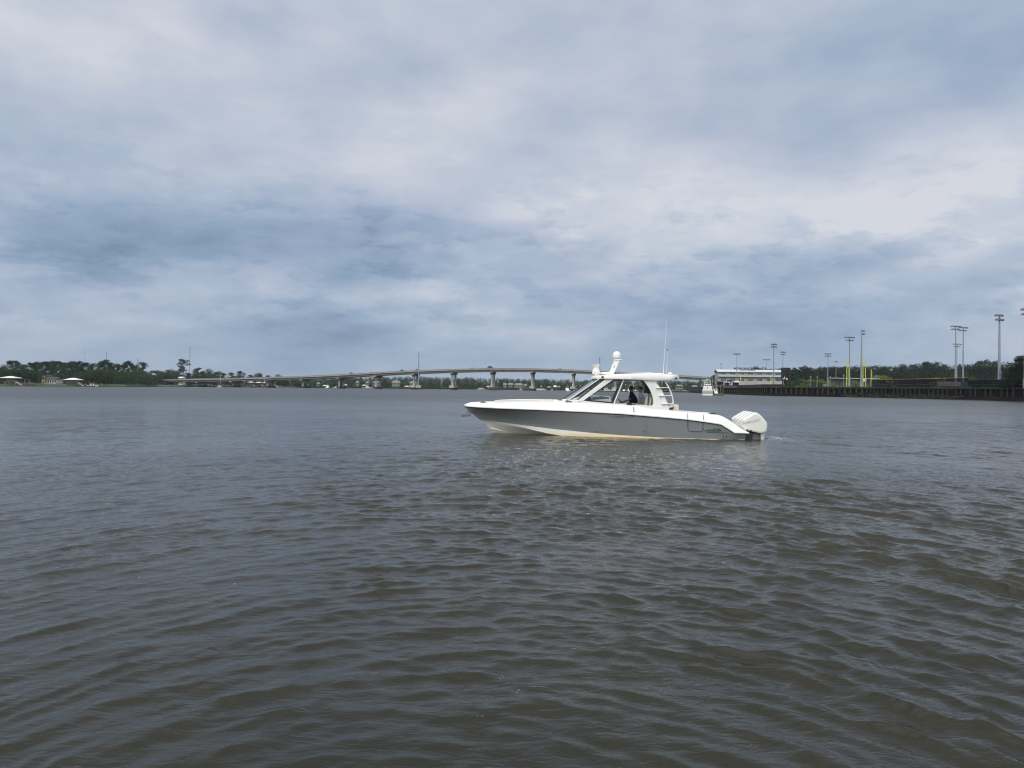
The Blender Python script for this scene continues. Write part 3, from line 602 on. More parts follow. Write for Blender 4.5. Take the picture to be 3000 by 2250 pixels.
# thru-hull fittings, door seams, hatch on the near side
def hbside(x, z):
    t = (z - z_c(x)) / max(.05, z_s(x) - z_c(x)); u = (x - XT) / (XTR - XT); e = 1 + 1.3 * max(0, 1 - u / .5); return hb_c(x) + (hb_s(x) - hb_c(x)) * max(0, min(1, t)) ** e
def onside(px, py, off=.006):
    yl = -1.8
    for _ in range(10): x, z = P(px, py, yl); yl = -hbside(x, z) - off
    return (x, yl, z)
for px, py, r_ in [(1742, 1262, .024), (1747.5, 1262.5, .024), (1752.5, 1262.7, .024), (1758, 1263, .024), (1893, 1246, .024), (1884.5, 1262.8, .034), (1892.3, 1262.8, .034), (2119, 1266, .022), (2124, 1266.5, .03), (2130, 1266.5, .03), (2118.5, 1277.5, .045), (2128, 1277.5, .045)]:
    c = Vector(onside(px, py, 0)); mb = MB(); mb.tube([c + Vector((0, .01, 0)), c + Vector((0, -.02, 0))], r_ * 1.25, 12); f = mb.build('drain_fitting', 'steel', boat, smooth=True)
    mb = MB(); mb.tube([c + Vector((0, -.02, 0)), c + Vector((0, -.024, 0))], r_ * .9, 12); mb.build('drain_hole', 'black', f)
mb = MB(); seam = [(2014.5, 1210), (2015, 1231), (2015.3, 1255), (2016.5, 1260), (2021, 1263.3), (2050, 1265), (2056, 1264), (2058.5, 1258), (2060.5, 1237), (2061.5, 1215)]
sp = []
for a, b in seam:
    p = onside(a, b)
    if b < 1236: p = (p[0], -hb_s(p[0]) - .02 + (.05 if b < 1220 else -.02), p[2])
    sp.append(p)
mb.tube(sp, .012, 5); mb.build('side_door_seam', 'black', boat)
mb = MB(); mb.tube([onside(a, b) for a, b in [(2060, 1257), (2063, 1261), (2069, 1266), (2074, 1267), (2095, 1267.3), (2116, 1268)]], .008, 5); mb.build('vent_recess', 'black', boat)
def hull_text(name, s, px, py, size, xs, m='dark', bold=.0):
    a = Vector(onside(px - 15, py, .012)); b = Vector(onside(px + 15, py, .012)); c = Vector(onside(px, py, .012)); up = Vector(onside(px, py - 4, .012)) - Vector(onside(px, py + 4, .012))
    X = (b - a).normalized(); Z = X.cross(up).normalized(); Yv = Z.cross(X); Mx = Matrix((X, Yv, Z)).transposed()
    return text_mesh(name, s, size, m, boat, c, Mx.to_euler(), xs=xs, bold=bold)
hull_text('lettering', '4 2 0 R E A L M', 1823, 1221.5, .085, 1.9, 'black')
hull_text('lettering', 'WHALER', 2091, 1261.5, .145, 1.15, 'black')
hull_text('lettering', 'BOSTON', 2101, 1257.0, .05, 1.4, 'black')
# ---- outboards
cowl = poly([(2171.8, 1230.7), (2190, 1220), (2203, 1212.5), (2213, 1208), (2218, 1208.6), (2226, 1214), (2234, 1220.8), (2242, 1231), (2249, 1239.7), (2249.3, 1245), (2248, 1256.7), (2246, 1266), (2229.5, 1271.5), (2226, 1270), (2210, 1266.5), (2191.6, 1263), (2179, 1260), (2175, 1247)], -1.38)
cowl = [(a[0] * (1 - t) + b[0] * t, a[1] * (1 - t) + b[1] * t) for a, b in zip(cowl, cowl[1:] + cowl[:1]) for t in (.2, .8)]
ec = poly([(2205, 1240)], -1.38)[0]
def engine_mesh():
    m2 = MB(); n = len(cowl); ys = [(-.26, .86), (-.285, .94), (-.24, .985), (-.12, 1.0), (.12, 1.0), (.24, .985), (.285, .94), (.26, .86)]
    ys = [(-.29, .78), (-.285, .89), (-.268, .955), (-.225, .99), (-.17, 1.0), (.17, 1.0), (.225, .99), (.268, .955), (.285, .89), (.29, .78)]
    cx_ = sum(p[0] for p in cowl) / n; cz_ = sum(p[1] for p in cowl) / n
    rows = [[(cx_ + (x - cx_) * s, y, cz_ + (z - cz_) * s) for x, z in cowl] for y, s in ys]
    for r in rows: r.append(r[0])
    m2.grid(rows); m2.add(rows[0][:-1], [tuple(range(n))]); m2.add(rows[-1][:-1], [tuple(reversed(range(n)))]); return m2
ENG_Y = [-1.12, -.373, .373, 1.12]
def make_engine():
    ox = ec[0]; root = engine_mesh().build('outboard_motor', 'engine', boat, smooth=True, off=(ox, 0, 0))
    def part(mb_, name, m, **k):
        o = mb_.build(name, m, root, off=(ox, 0, 0), **k); o.location = (0, 0, 0)
        return o
    leg = poly([(2229.5, 1270), (2246.5, 1262), (2245, 1270), (2238, 1296), (2236, 1306), (2229, 1306), (2230, 1292)], -1.38)
    m2 = MB(); m2.prism(leg, -.11, .11); part(m2, 'rear_leg', 'engine', bevel=.03)
    m2 = MB(); m2.prism(poly([(2192, 1265.5), (2222, 1271.5), (2227, 1274), (2229.5, 1280), (2230.5, 1306), (2206, 1306), (2201, 1290)], -1.38), -.10, .10); part(m2, 'midsection', 'engdark', bevel=.02)
    m2 = MB(); m2.prism(poly([(2191, 1264.5), (2225, 1270.6), (2228.6, 1273.5), (2230.3, 1279), (2231, 1300), (2229, 1300), (2228.5, 1280), (2226, 1275), (2222, 1273), (2191, 1267)], -1.38), -.12, .12); part(m2, 'seal_strip', 'black')
    m2 = MB(); m2.prism(poly([(2179, 1260.5), (2194, 1264), (2208, 1268), (2204, 1296), (2186, 1296), (2186, 1270)], -1.38), -.16, .16); part(m2, 'bracket', 'black', bevel=.02)
    m2 = MB(); m2.prism(poly([(2221, 1213.8), (2226, 1216.2), (2236, 1226.5), (2234.5, 1227), (2226, 1219)], -1.38), -.289, .289); 
    m2 = MB(); a = poly([(2220.5, 1213.2), (2228, 1218.8), (2237.5, 1227.5)], -1.38); m2.tube([(x, -.255, z) for x, z in a], .014, 5); part(m2, 'vent_slot', 'black')
    for a, b in ((2189.6, 1259.5), (2199.5, 1261.8)):
        x, z = P(a, b, -1.4); m2 = MB(); m2.tube([(x, -.295, z), (x, -.24, z)], .038, 10); part(m2, 'bolt_cap', 'black', smooth=True)
    x, z = P(2201.5, 1236.5, -1.4)
    t = text_mesh('cowl_lettering', 'MERCURY', .15, 'pole', root, (x - ox, -.2925, z), (R(90), R(-15), 0), xs=1.12, shear=.25)
    x, z = P(2176.3, 1237.5, -1.4)
    t = text_mesh('cowl_number', '600', .06, 'engdark', root, (x - ox + .0, -.2925, z), (R(90), R(-75), 0))
    return root
e0 = make_engine(); e0.location.y = ENG_Y[0]
for yy in ENG_Y[1:]:
    e = copy_tree(e0); e.location.y = yy
# ------------------------------------------------------------------ people
def skinned(name, nodes, edges, m, parent, root=0, sub=2):
    me = bpy.data.meshes.new(name); me.from_pydata([n[0] for n in nodes], edges, []); me.materials.append(MAT[m])
    o = bpy.data.objects.new(name, me); COL.objects.link(o); o.parent = parent; md = o.modifiers.new('skin', 'SKIN'); md.use_smooth_shade = True
    for i, n in enumerate(nodes):
        r = n[1]; r = r if isinstance(r, tuple) else (r, r); me.skin_vertices[0].data[i].radius = r
    me.skin_vertices[0].data[root].use_root = True
    s = o.modifiers.new('sub', 'SUBSURF'); s.levels = sub; s.render_levels = sub; return o
def hand(nodes, edges, wrist_i, direc, palm_n, curl=.5, thumb_side=1):
    """palm plus five bent fingers; direc = along the hand, palm_n = where the palm faces."""
    d = Vector(direc).normalized(); n = Vector(palm_n).normalized(); n = (n - d * n.dot(d)).normalized(); s = d.cross(n) * thumb_side; w = Vector(nodes[wrist_i][0])
    nodes.append((tuple(w + d * .05), (.036, .016))); edges.append((wrist_i, len(nodes) - 1)); pi = len(nodes) - 1
    for k, (off, ln) in enumerate(((.033, .072), (.011, .080), (-.011, .075), (-.032, .060))):
        a = w + d * .088 + s * off; b = a + d * ln * .5 * math.cos(curl) + n * ln * .5 * math.sin(curl); c = b + d * ln * .5 * math.cos(2 * curl) + n * ln * .5 * math.sin(2 * curl)
        i0 = len(nodes); nodes += [(tuple(a), .010), (tuple(b), .009), (tuple(c), .0075)]; edges += [(pi, i0), (i0, i0 + 1), (i0 + 1, i0 + 2)]
    a = w + d * .045 + s * .045 + n * .01; b = a + d * .03 + s * .018 + n * .02; c = b + d * .028 + n * .012
    i0 = len(nodes); nodes += [(tuple(a), .012), (tuple(b), .010), (tuple(c), .008)]; edges += [(pi, i0), (i0, i0 + 1), (i0 + 1, i0 + 2)]
def person(hx, yl, floor, headc, lean, look, shirt, pants, skin, label, arms, glasses=False, cap_hair='hair', collar=False):
    """coordinates in the boat's frame; root sits between the feet."""
    w = B2W(hx, yl, floor); root = empty('person', w, BROT, label, 'person'); o = Vector((hx, yl, floor))
    L = lambda x, y, z: (x - o.x, y, z - o.z)
    hc = Vector((headc[0], 0, headc[1])); hip = Vector((hx, 0, floor + .93)); neck = hc + Vector((.03, 0, -.135)); chest = neck.lerp(hip, .32) + Vector((.0, 0, 0)); waist = neck.lerp(hip, .7)
    bulk = 1.55 if shirt == 'navy' else 1.22
    nodes = [(L(*hip), (.155, .12)), (L(*waist), (.145, .11)), (L(*chest), (.17, .125)), (L(*(neck + Vector((.015, 0, -.06)))), (.09, .08)), (L(*neck), (.055, .058)),
             (L(*(hc + Vector((.01, 0, -.05)))), (.078, .092)), (L(*(hc + Vector((0, 0, .02)))), (.090, .108)), (L(*(hc + Vector((.008, 0, .088)))), (.072, .085))]
    edges = [(i, i + 1) for i in range(7)]
    nodes += [(L(*(hc + Vector((-.098, 0, -.028)))), .014), (L(*(hc + Vector((-.062, 0, -.088)))), .034)]; edges += [(6, 8), (5, 9)]        # nose, chin
    for s in (-1, 1): nodes.append((L(hc.x + .015, s * .082, hc.z - .01), (.010, .024))); edges.append((6, len(nodes) - 1))                     # ears
    shirt_n = [(L(*(hip + Vector((0, 0, -.14)))), (.185 * bulk, .16 * bulk)), (L(*waist), (.18 * bulk, .155 * bulk)), (L(*chest), (.205 * bulk, .165 * bulk)), (L(*(neck + Vector((.012, 0, -.075)))), (.13, .10)), (L(*(neck + Vector((.008, 0, -.03)))), (.066, .07))]
    shirt_e = [(0, 1), (1, 2), (2, 3), (3, 4)]
    for s, (el, wr, hd, pn) in zip((-1, 1), arms):
        sh = Vector((neck.x + .02, s * .185, neck.z - .085)); i0 = len(nodes)
        nodes += [((sh.x - o.x, sh.y, sh.z - o.z), .058), (L(el[0], s * el[2], el[1]), .050), (L(wr[0], s * wr[2], wr[1]), .034)]; edges += [(2, i0), (i0, i0 + 1), (i0 + 1, i0 + 2)]
        hand(nodes, edges, i0 + 2, hd, pn, .55, s)
        e3 = Vector(nodes[i0][0]).lerp(Vector(nodes[i0 + 1][0]), .78); j = len(shirt_n)
        shirt_n += [(nodes[i0][0], .088), (tuple(e3), .078)]; shirt_e += [(2, j), (j, j + 1)]
    for s in (-1, 1):
        i0 = len(nodes); nodes += [(L(hx, s * .10, floor + .86), .085), (L(hx - .04, s * .11, floor + .48), .058), (L(hx + .03, s * .11, floor + .09), .040), (L(hx - .13, s * .12, floor + .035), .035)]
        edges += [(0, i0), (i0, i0 + 1), (i0 + 1, i0 + 2), (i0 + 2, i0 + 3)]
    body = skinned('body', nodes, edges, skin, root)
    skinned('shirt', shirt_n, shirt_e, shirt, root)
    tr = [(L(hx, 0, floor + .95), (.172, .137)), (L(hx, 0, floor + .88), (.17, .13))]; te = [(0, 1)]
    for s in (-1, 1): j = len(tr); tr += [(L(hx, s * .10, floor + .82), .10), (L(hx - .04, s * .11, floor + .48), .078), (L(hx + .03, s * .11, floor + .10), .066)]; te += [(1, j), (j, j + 1), (j + 1, j + 2)]
    skinned('trousers', tr, te, pants, root)
    m2 = MB(); cc = hc + Vector((.022, 0, .038))      # hair: a cap of the skull reaching down the nape
    rows = []
    for i in range(9):
        ph = math.pi * .62 * i / 8; rw = []
        for k in range(21):
            t = 2 * math.pi * k / 20; x = math.cos(t); y = math.sin(t); low = 1 if x > -.25 else .62
            p_ = ph * low; rw.append((cc.x - o.x + .108 * math.sin(p_) * x, .088 * math.sin(p_) * y, cc.z - o.z + .098 * math.cos(p_)))
        rows.append(rw)
    m2.grid(rows); m2.build('hair', cap_hair, root, smooth=True)
    if glasses:
        m2 = MB(); gx, gz = hc.x - o.x, hc.z - o.z
        m2.tube([(gx + .03, -.088, gz + .018), (gx - .06, -.075, gz + .018), (gx - .096, -.045, gz + .014), (gx - .102, 0, gz + .018), (gx - .096, .045, gz + .014), (gx - .06, .075, gz + .018), (gx + .03, .088, gz + .018)], [.006, .014, .02, .01, .02, .014, .006], 8); m2.build('sunglasses', 'black', root, smooth=True)
    if collar:
        m2 = MB(); nx, nz = neck.x - o.x, neck.z - o.z
        m2.tube([(nx + .06 * math.cos(t), .062 * math.sin(t), nz - .03 + .012 * math.cos(t)) for t in np.linspace(-2.6, 2.6, 13)], .016, 6); m2.build('collar', shirt, root, smooth=True)
    return root
h1 = P(1848, 1140, .45); sh1 = P(1853, 1157, .45)
wr1 = P(1825, 1179, .45); el1 = P(1843, 1172, .45)
person(P(1857, 1186, .45)[0], .45, .62, h1, 0, 0, 'navy', 'navy', 'skin2', 'person in a navy polo shirt and sunglasses steering the grey motor boat',
       [((el1[0], el1[1], .24), (wr1[0] + .02, wr1[1] + .02, .16), (-1, .1, -.25), (0, -.2, -1)), ((el1[0], el1[1], .24), (wr1[0], wr1[1] + .03, .16), (-1, -.1, -.25), (0, .2, -1))], glasses=True, collar=True)
h2 = P(1875.5, 1141.5, .0); ax = P(1878, 1170, -.2); wx = P(1872.5, 1187, -.2)
person(P(1881, 1186, 0)[0], .0, .62, h2, 0, 0, 'blue', 'khaki', 'skin', 'person in a light blue polo shirt standing behind the helmsman of the motor boat',
       [((ax[0], ax[1], .25), (wx[0] + .02, wx[1] - .05, .26), (-.2, .0, -1), (-.3, 1, 0)), ((ax[0], ax[1], .25), (wx[0] + .02, wx[1] - .05, .26), (-.2, 0, -1), (-.3, -1, 0))], collar=True)

# ================================================================== land
def slab(name, pts, z0, z1, m, label, slope=0.0, kind='structure', cat='ground', res=0):
    """a closed piece of land: flat top at z1, edge sloping down to z0 outside the outline by `slope`."""
    n = len(pts); c = Vector((sum(p[0] for p in pts) / n, sum(p[1] for p in pts) / n))
    top_, low = [], []
    for i, p in enumerate(pts):
        a = Vector(pts[i - 1][:2]); b = Vector(pts[(i + 1) % n][:2]); t = (b - a).normalized(); nn = Vector((t.y, -t.x))
        if (Vector(p[:2]) - c).dot(nn) < 0: nn = -nn
        top_.append((p[0], p[1], z1)); low.append((p[0] + nn.x * slope, p[1] + nn.y * slope, z0))
    mb = MB().add(top_ + low, [tuple(range(n))] + [(i, (i + 1) % n, (i + 1) % n + n, i + n) for i in range(n)])
    o = mb.build(name, m); return tag(o, label, cat, kind=kind)
def dens(pts, step):
    out = []
    for a, b in zip(pts, pts[1:] + pts[:1]):
        a = Vector(a); b = Vector(b); k = max(1, int((b - a).length / step)); out += [tuple(a.lerp(b, i / k)) for i in range(k)]
    return out
def jit(pts, amt, seed=1):
    q = random.Random(seed); return [(p[0] + q.uniform(-amt, amt), p[1] + q.uniform(-amt, amt)) for p in pts]
def X_(px, D): return (xat(px, D), D)
LEFT = [X_(-260, 430), X_(-60, 478), X_(60, 515), X_(150, 560), X_(270, 605), X_(380, 690), X_(480, 790), X_(560, 840), X_(700, 880), X_(860, 930)]
LB = LEFT + [X_(900, 1250), X_(-260, 1250)]
slab('marsh', jit(LB, 2), -.5, .75, 'marsh', 'low green marsh grass along the far left bank', 1.5, cat='marsh')
LB2 = [(x + 4, y + 26) for x, y in LEFT[:-1]] + [X_(880, 1240), X_(-260, 1240)]
slab('riverbank', jit(LB2, 4, 3), .3, 1.9, 'land', 'dark wooded ground behind the left marsh', 5)
FAR = [X_(840, 985), X_(1000, 1010), X_(1340, 1000), X_(1700, 985), X_(1850, 930), X_(1940, 820), X_(2000, 700), X_(2040, 600)]
slab('far_bank', jit(FAR, 3, 5) + [X_(2130, 600), X_(2150, 1500), X_(840, 1500)], -.5, 1.1, 'marsh', 'low grassy far bank below the wood behind the bridge', 2)
RW = [(140.5, 170), X_(3000, 208), X_(2760, 248), X_(2540, 292), X_(2400, 310), X_(2250, 330), X_(2150, 410), X_(2110, 446)]
GR = 3.75
slab('field', RW + [X_(2075, 520), X_(2060, 620), X_(2060, 1500), (1500, 1500), (1500, 170)], 0, GR, 'land', 'grassy sports field level with the top of the sheet pile wall', 0)
sh = [Vector(p) for p in RW]
def offs(pts, d):
    out = []
    for i, p in enumerate(pts):
        a = pts[max(i - 1, 0)]; b = pts[min(i + 1, len(pts) - 1)]; t = (b - a).normalized(); nn = Vector((-t.y, t.x))
        if nn.x > 0: nn = -nn
        out.append(p + nn * d)
    return out
# muddy toe of the bank: a sloping, bumpy strip
def along(pts, step):
    out = []
    for a, b in zip(pts, pts[1:]):
        k = max(1, int((b - a).length / step)); out += [a.lerp(b, i / k) for i in range(k)]
    return out + [pts[-1]]
path = along([Vector((139.5, 120))] + sh + [Vector(X_(2075, 520)), Vector(X_(2045, 600))], 1.5)
o1 = offs(path, .2); q = random.Random(5); rows = []
for j, (d, z) in enumerate(((0, 1.2), (1.2, .75), (2.4, .45), (3.6, .2), (5.0, -.35))):
    oo = offs(path, .2 + d); rows.append([(p.x + q.uniform(-.3, .3), p.y + q.uniform(-.3, .3), z + (q.uniform(-.25, .3) + .25 * math.sin(i * .13) if j else 0)) for i, p in enumerate(oo)])
tag(MB().grid(rows).build('mud_bank', 'mud', smooth=True), 'dark muddy bank at the foot of the sheet pile wall', 'mud bank', kind='structure')
# sheet pile wall: corrugated panels with a dark cap
wallp = along([Vector((139.5, 130))] + sh[:6], .62); zz = []
wall = empty('sheet_pile_wall', (sh[1].x, sh[1].y, 0), 0, 'dark corrugated sheet pile river wall along the right bank', 'river wall')
off3 = (sh[1].x, sh[1].y, 0)
def child(mb, name, m, root, o3, **k):
    o = mb.build(name, m, root, off=o3, **k); o.location = (0, 0, 0); return o
a0 = offs(wallp, .05); a1 = offs(wallp, .75); top_, low = [], []
pts2 = []
for i in range(len(wallp)):
    pts2.append(a1[i] if (i // 2) % 2 == 0 else a0[i])
mb = MB().grid([[(p.x, p.y, GR - .05) for p in pts2], [(p.x, p.y, -.4) for p in pts2]]); child(mb, 'corrugated_panel', 'sheet', wall, off3)
a2 = offs(wallp, .78); mb = MB(); hum = random.Random(8)
for i in range(0, len(wallp) - 2, 4):
    if hum.random() < .85:
        p, p2 = a2[i], a2[i + 1]; zt_ = GR - .3; mb.add([(p.x, p.y, .2), (p2.x, p2.y, .2), (p2.x, p2.y, zt_), (p.x, p.y, zt_)], [(0, 1, 2, 3)])
child(mb, 'pale_rib_faces', 'sheetrib', wall, off3)
b1 = offs(wallp, .9); b0_ = offs(wallp, -.1); st_ = slice(0, None, 6)
mb = MB().grid([[(p.x, p.y, GR - .18) for p in b1], [(p.x, p.y, GR + .04) for p in b1], [(p.x, p.y, GR + .04) for p in b0_]]); child(mb, 'wall_cap', 'black', wall, off3)
# older solid timber wall and dark fence further along
seg = along(sh[5:], 2.2); bw = empty('timber_bulkhead', (sh[5].x, sh[5].y, 0), 0, 'older dark timber bulkhead left of the corrugated wall', 'bulkhead'); o3 = (sh[5].x, sh[5].y, 0)
w1 = offs(seg, .1); mb = MB().grid([[(p.x, p.y, GR - .5) for p in w1], [(p.x, p.y, -.4) for p in w1]]); child(mb, 'planking', 'mud', bw, o3)
for i in range(0, len(seg), 2):
    p = offs(seg, .35)[i]; mb = MB(); mb.tube([(p.x, p.y, -.3), (p.x, p.y, GR - .2)], .28, 7); child(mb, 'pile', 'wooddark', bw, o3)
mb = MB(); mb.grid([[(p.x, p.y, GR - .5) for p in offs(seg, .6)], [(p.x, p.y, GR - .1) for p in offs(seg, .6)], [(p.x, p.y, GR - .1) for p in offs(seg, -.2)]]); child(mb, 'top_beam', 'sheet', bw, o3)
# riprap
def rockpile(name, pts, n, spread, h, label, seed):
    q = random.Random(seed); mb = MB()
    for k in range(n):
        t = q.random() * (len(pts) - 1.001); i = int(t); p = pts[i].lerp(pts[i + 1], t - i); d = q.random() ** .8
        pp = p + (offs(pts, 1)[i] - pts[i]) * (d * spread); s = q.uniform(.3, .8); z = h * (1 - d) * q.uniform(.6, 1.1)
        bm = bmesh.new(); bmesh.ops.create_icosphere(bm, subdivisions=1, radius=s)
        vs = [(pp.x + v.co.x * q.uniform(.7, 1.3) * 1.3, pp.y + v.co.y * q.uniform(.7, 1.3), z + v.co.z * q.uniform(.4, .8)) for v in bm.verts]; fs = [tuple(v.index for v in f.verts) for f in bm.faces]; bm.free(); mb.add(vs, fs)
    return tag(mb.build(name, 'rock'), label, 'rocks', kind='stuff')
def wseg(pa, pb): # piece of the wall line between two photo columns
    return [p for p in path if pa <= 1500 + F * p.x / p.y <= pb]
rockpile('riprap', wseg(2470, 2840), 420, 4.6, 1.5, 'brown riprap rocks with green weed heaped against the wall', 2)
rockpile('riprap', wseg(2880, 3040), 90, 3.5, 1.1, 'small heap of dark rocks at the right end of the wall', 4)
rockpile('riprap', wseg(2120, 2330), 120, 4, .9, 'scattered dark rocks and mud left of the corrugated wall', 6)
# rough grass fringe on top of the wall
def fringe(name, pts, z, m, label, h=.5, n=6, back=2.5, seed=1):
    q = random.Random(seed); mb = MB()
    for p in pts:
        for k in range(n):
            x = p.x + q.uniform(-.8, .8) + q.uniform(0, back); y = p.y + q.uniform(-.8, .8); s = q.uniform(.25, .55); hh = h * q.uniform(.4, 1.3); t = q.uniform(0, 3.14); dx, dy = s * math.cos(t), s * math.sin(t)
            mb.add([(x - dx, y - dy, z), (x + dx, y + dy, z), (x + dx * .7 + q.uniform(-.1, .1), y + dy * .7, z + hh), (x - dx * .3, y - dy * .3, z + hh * q.uniform(.6, 1.1))], [(0, 1, 2, 3)])
    return tag(mb.build(name, m, fix=False), label, 'grass', kind='stuff')
fringe('weeds', [p for p in offs(wallp, -1.2)], GR, 'weed', 'rough weeds growing along the top of the sheet pile wall', .55, 7)

# ================================================================== trees
def foliage(mb_v, mb_f, c, rx, ry, rz, n, s, q):
    base = sum(len(a) for a in mb_v)
    u = q.normal(size=(n, 3)); u /= np.linalg.norm(u, axis=1)[:, None]; r = q.uniform(.35, 1.0, n) ** .5
    p = np.array(c) + u * r[:, None] * np.array([rx, ry, rz])
    a = q.normal(size=(n, 3)); a /= np.linalg.norm(a, axis=1)[:, None]; b = np.cross(a, q.normal(size=(n, 3))); b /= np.linalg.norm(b, axis=1)[:, None]
    sz = s * q.uniform(.6, 1.4, n)[:, None]
    v = np.stack([p - a * sz, p + b * sz * .7, p + a * sz], 1).reshape(-1, 3); mb_v.append(v); mb_f.append(np.arange(base, base + 3 * n).reshape(-1, 3))
def np_mesh(name, vs, fs, m):
    v = np.vstack(vs).astype(np.float32); f = np.vstack(fs).astype(np.int32); me = bpy.data.meshes.new(name); me.vertices.add(len(v)); me.vertices.foreach_set('co', v.ravel())
    me.loops.add(f.size); me.loops.foreach_set('vertex_index', f.ravel()); me.polygons.add(len(f)); me.polygons.foreach_set('loop_start', np.arange(len(f), dtype=np.int32) * 3); me.update(calc_edges=True); me.materials.append(MAT[m] if isinstance(m, str) else m); return me
TPL = {}
def template(kind, var, H):
    key = (kind, var)
    if key in TPL: return TPL[key]
    q = np.random.default_rng(hash(kind) % 7 * 0 + {'pine': 10, 'oak': 40, 'bush': 70, 'tall': 90, 'dark': 120}[kind] + var); pr = random.Random(var * 7 + len(kind)); vs, fs = [], []; tr = MB()
    if kind in ('pine', 'tall'):      # loblolly pine: bare leaning trunk, flat-topped layered clumps in the upper part
        lean = pr.uniform(-.06, .06) * H; lo = .42 if kind == 'pine' else .5
        tp_ = [(lean * (t ** 2) + .008 * H * math.sin(t * 5 + var), .006 * H * math.cos(t * 4), H * t) for t in np.linspace(0, .97, 9)]
        tr.tube(tp_, [.024 * H * (1 - .85 * t) for t in np.linspace(0, 1, 9)], 6)
        for k in range(15 if kind == 'pine' else 12):
            t = lo + (.97 - lo) * ((k + .5) / 15) ** .8 if kind == 'pine' else lo + (.97 - lo) * ((k + .5) / 12) ** .75
            reach = (.24 * (1 - (max(0, t - .55) / .45) ** 2 * .8)) * H * pr.uniform(.35, 1.05) * (.55 if t < .55 else 1); an = pr.uniform(0, 6.28) if k else 0
            bx, by, bz = lean * t * t, 0, H * t; ex, ey, ez = bx + reach * math.cos(an), by + reach * math.sin(an), bz + reach * .22
            tr.tube([(bx, by, bz - .03 * H), (ex, ey, ez)], [.007 * H, .002 * H], 4)
            rr = H * pr.uniform(.06, .115); foliage(vs, fs, (ex, ey, ez + rr * .2), rr * 1.3, rr * 1.3, rr * .62, 150, H * .0165, q)
            foliage(vs, fs, ((bx + ex) / 2, (by + ey) / 2, (bz + ez) / 2 + rr * .2), rr, rr, rr * .45, 80, H * .015, q)
        foliage(vs, fs, (lean * .94, 0, H * .955), H * .10, H * .10, H * .05, 170, H * .0155, q)
    elif kind in ('oak', 'bush'):
        tr.tube([(0, 0, 0), (.01 * H, 0, H * .3), (0, .01 * H, H * .62)], [.035 * H, .026 * H, .012 * H], 6)
        for k in range(22):
            t = pr.uniform(.12 if kind == 'bush' else .25, .93); w = (.52 if kind == 'bush' else .40) * H * math.sqrt(max(.05, 1 - ((t - .5) / .52) ** 2)); an = pr.uniform(0, 6.28); rd = w * pr.uniform(.25, 1)
            rr = H * pr.uniform(.10, .17); c = (rd * math.cos(an), rd * math.sin(an), H * t)
            if k % 2 == 0: tr.tube([(0, 0, H * max(.2, t - .3)), c], [.012 * H, .003 * H], 4)
            foliage(vs, fs, c, rr * 1.2, rr * 1.2, rr * .85, 130, H * .024, q)
    else:                              # dense dark cedar-like tree
        tr.tube([(0, 0, 0), (0, 0, H * .9)], [.03 * H, .006 * H], 6)
        for k in range(60):
            t = pr.uniform(.04, .98); w = .36 * H * (1 - t) ** .7; an = pr.uniform(0, 6.28); rd = w * pr.uniform(.2, 1); rr = H * pr.uniform(.05, .09)
            foliage(vs, fs, (rd * math.cos(an), rd * math.sin(an), H * t), rr, rr, rr * 1.3, 130, H * .015, q)
    TPL[key] = (np_mesh('crown', vs, fs, {'pine': 'pine', 'tall': 'pine', 'oak': 'oak', 'bush': 'oak', 'dark': 'pine'}[kind]), tr.build('trunk', 'bark'), H)
    bpy.data.objects.remove(TPL[key][1]) if False else None
    t_ob = TPL[key][1]; tm = t_ob.data; bpy.data.objects.remove(t_ob); TPL[key] = (TPL[key][0], tm, H); return TPL[key]
def tree(name, kind, px, ytop, D, zb, label, group, var=0, wide=1.0, m=None):
    H0 = 15.0; cr_, tm, H0 = template(kind, var, H0); x = xat(px, D); h = zat(px, ytop, D) - zb; s = h / H0
    root = empty(name, (x, D, zb), random.Random(int(px * 7 + var)).uniform(0, 6.28), label, 'tree', group); root.scale = (s * wide, s * wide, s)
    for n_, me in (('crown', cr_), ('trunk', tm)):
        o = bpy.data.objects.new(n_, me); COL.objects.link(o); o.parent = root
        if m and n_ == 'crown':
            o.data = me.copy(); o.data.materials.clear(); o.data.materials.append(MAT[m])
    return root
def shore(px): return float(np.interp(px, [-60, 60, 150, 270, 380, 480, 560, 700], [478, 515, 560, 605, 690, 790, 840, 880]))
def near_landmark(px):
    L_ = [(28, 'behind the far left boathouse'), (85, 'left of the yellow house'), (128, 'above the yellow house'), (160, 'above the dark roofed house'), (215, 'behind the second boathouse'), (275, 'right of the second boathouse'), (345, 'in the middle of the left bank'), (402, 'beside the steel power pole'), (470, 'at the left end of the bridge'), (560, 'behind the low bridge end'), (660, 'behind the bridge near the white mast'), (900, 'above the low docks')]
    return min(L_, key=lambda t: abs(t[0] - px))[1]
ORD = ['first', 'second', 'third', 'fourth', 'fifth', 'sixth', 'seventh', 'eighth', 'ninth', 'tenth', 'eleventh', 'twelfth', 'thirteenth', 'fourteenth']
def place_trees(lst, kindname, adj, group, zb=1.5):
    lst = sorted(lst, key=lambda t: t[0]); groups = {}
    for t in lst: groups.setdefault(near_landmark(t[0]), []).append(t)
    for lm, g in groups.items():
        for i, (px, yt, D, kd, var, wd) in enumerate(g):
            lab = f'{adj} {lm}' if len(g) == 1 else f'{ORD[i]} from left of the {adj}s {lm}'
            tree(kindname, kd, px, yt, D, zb, lab, group, var, wd)
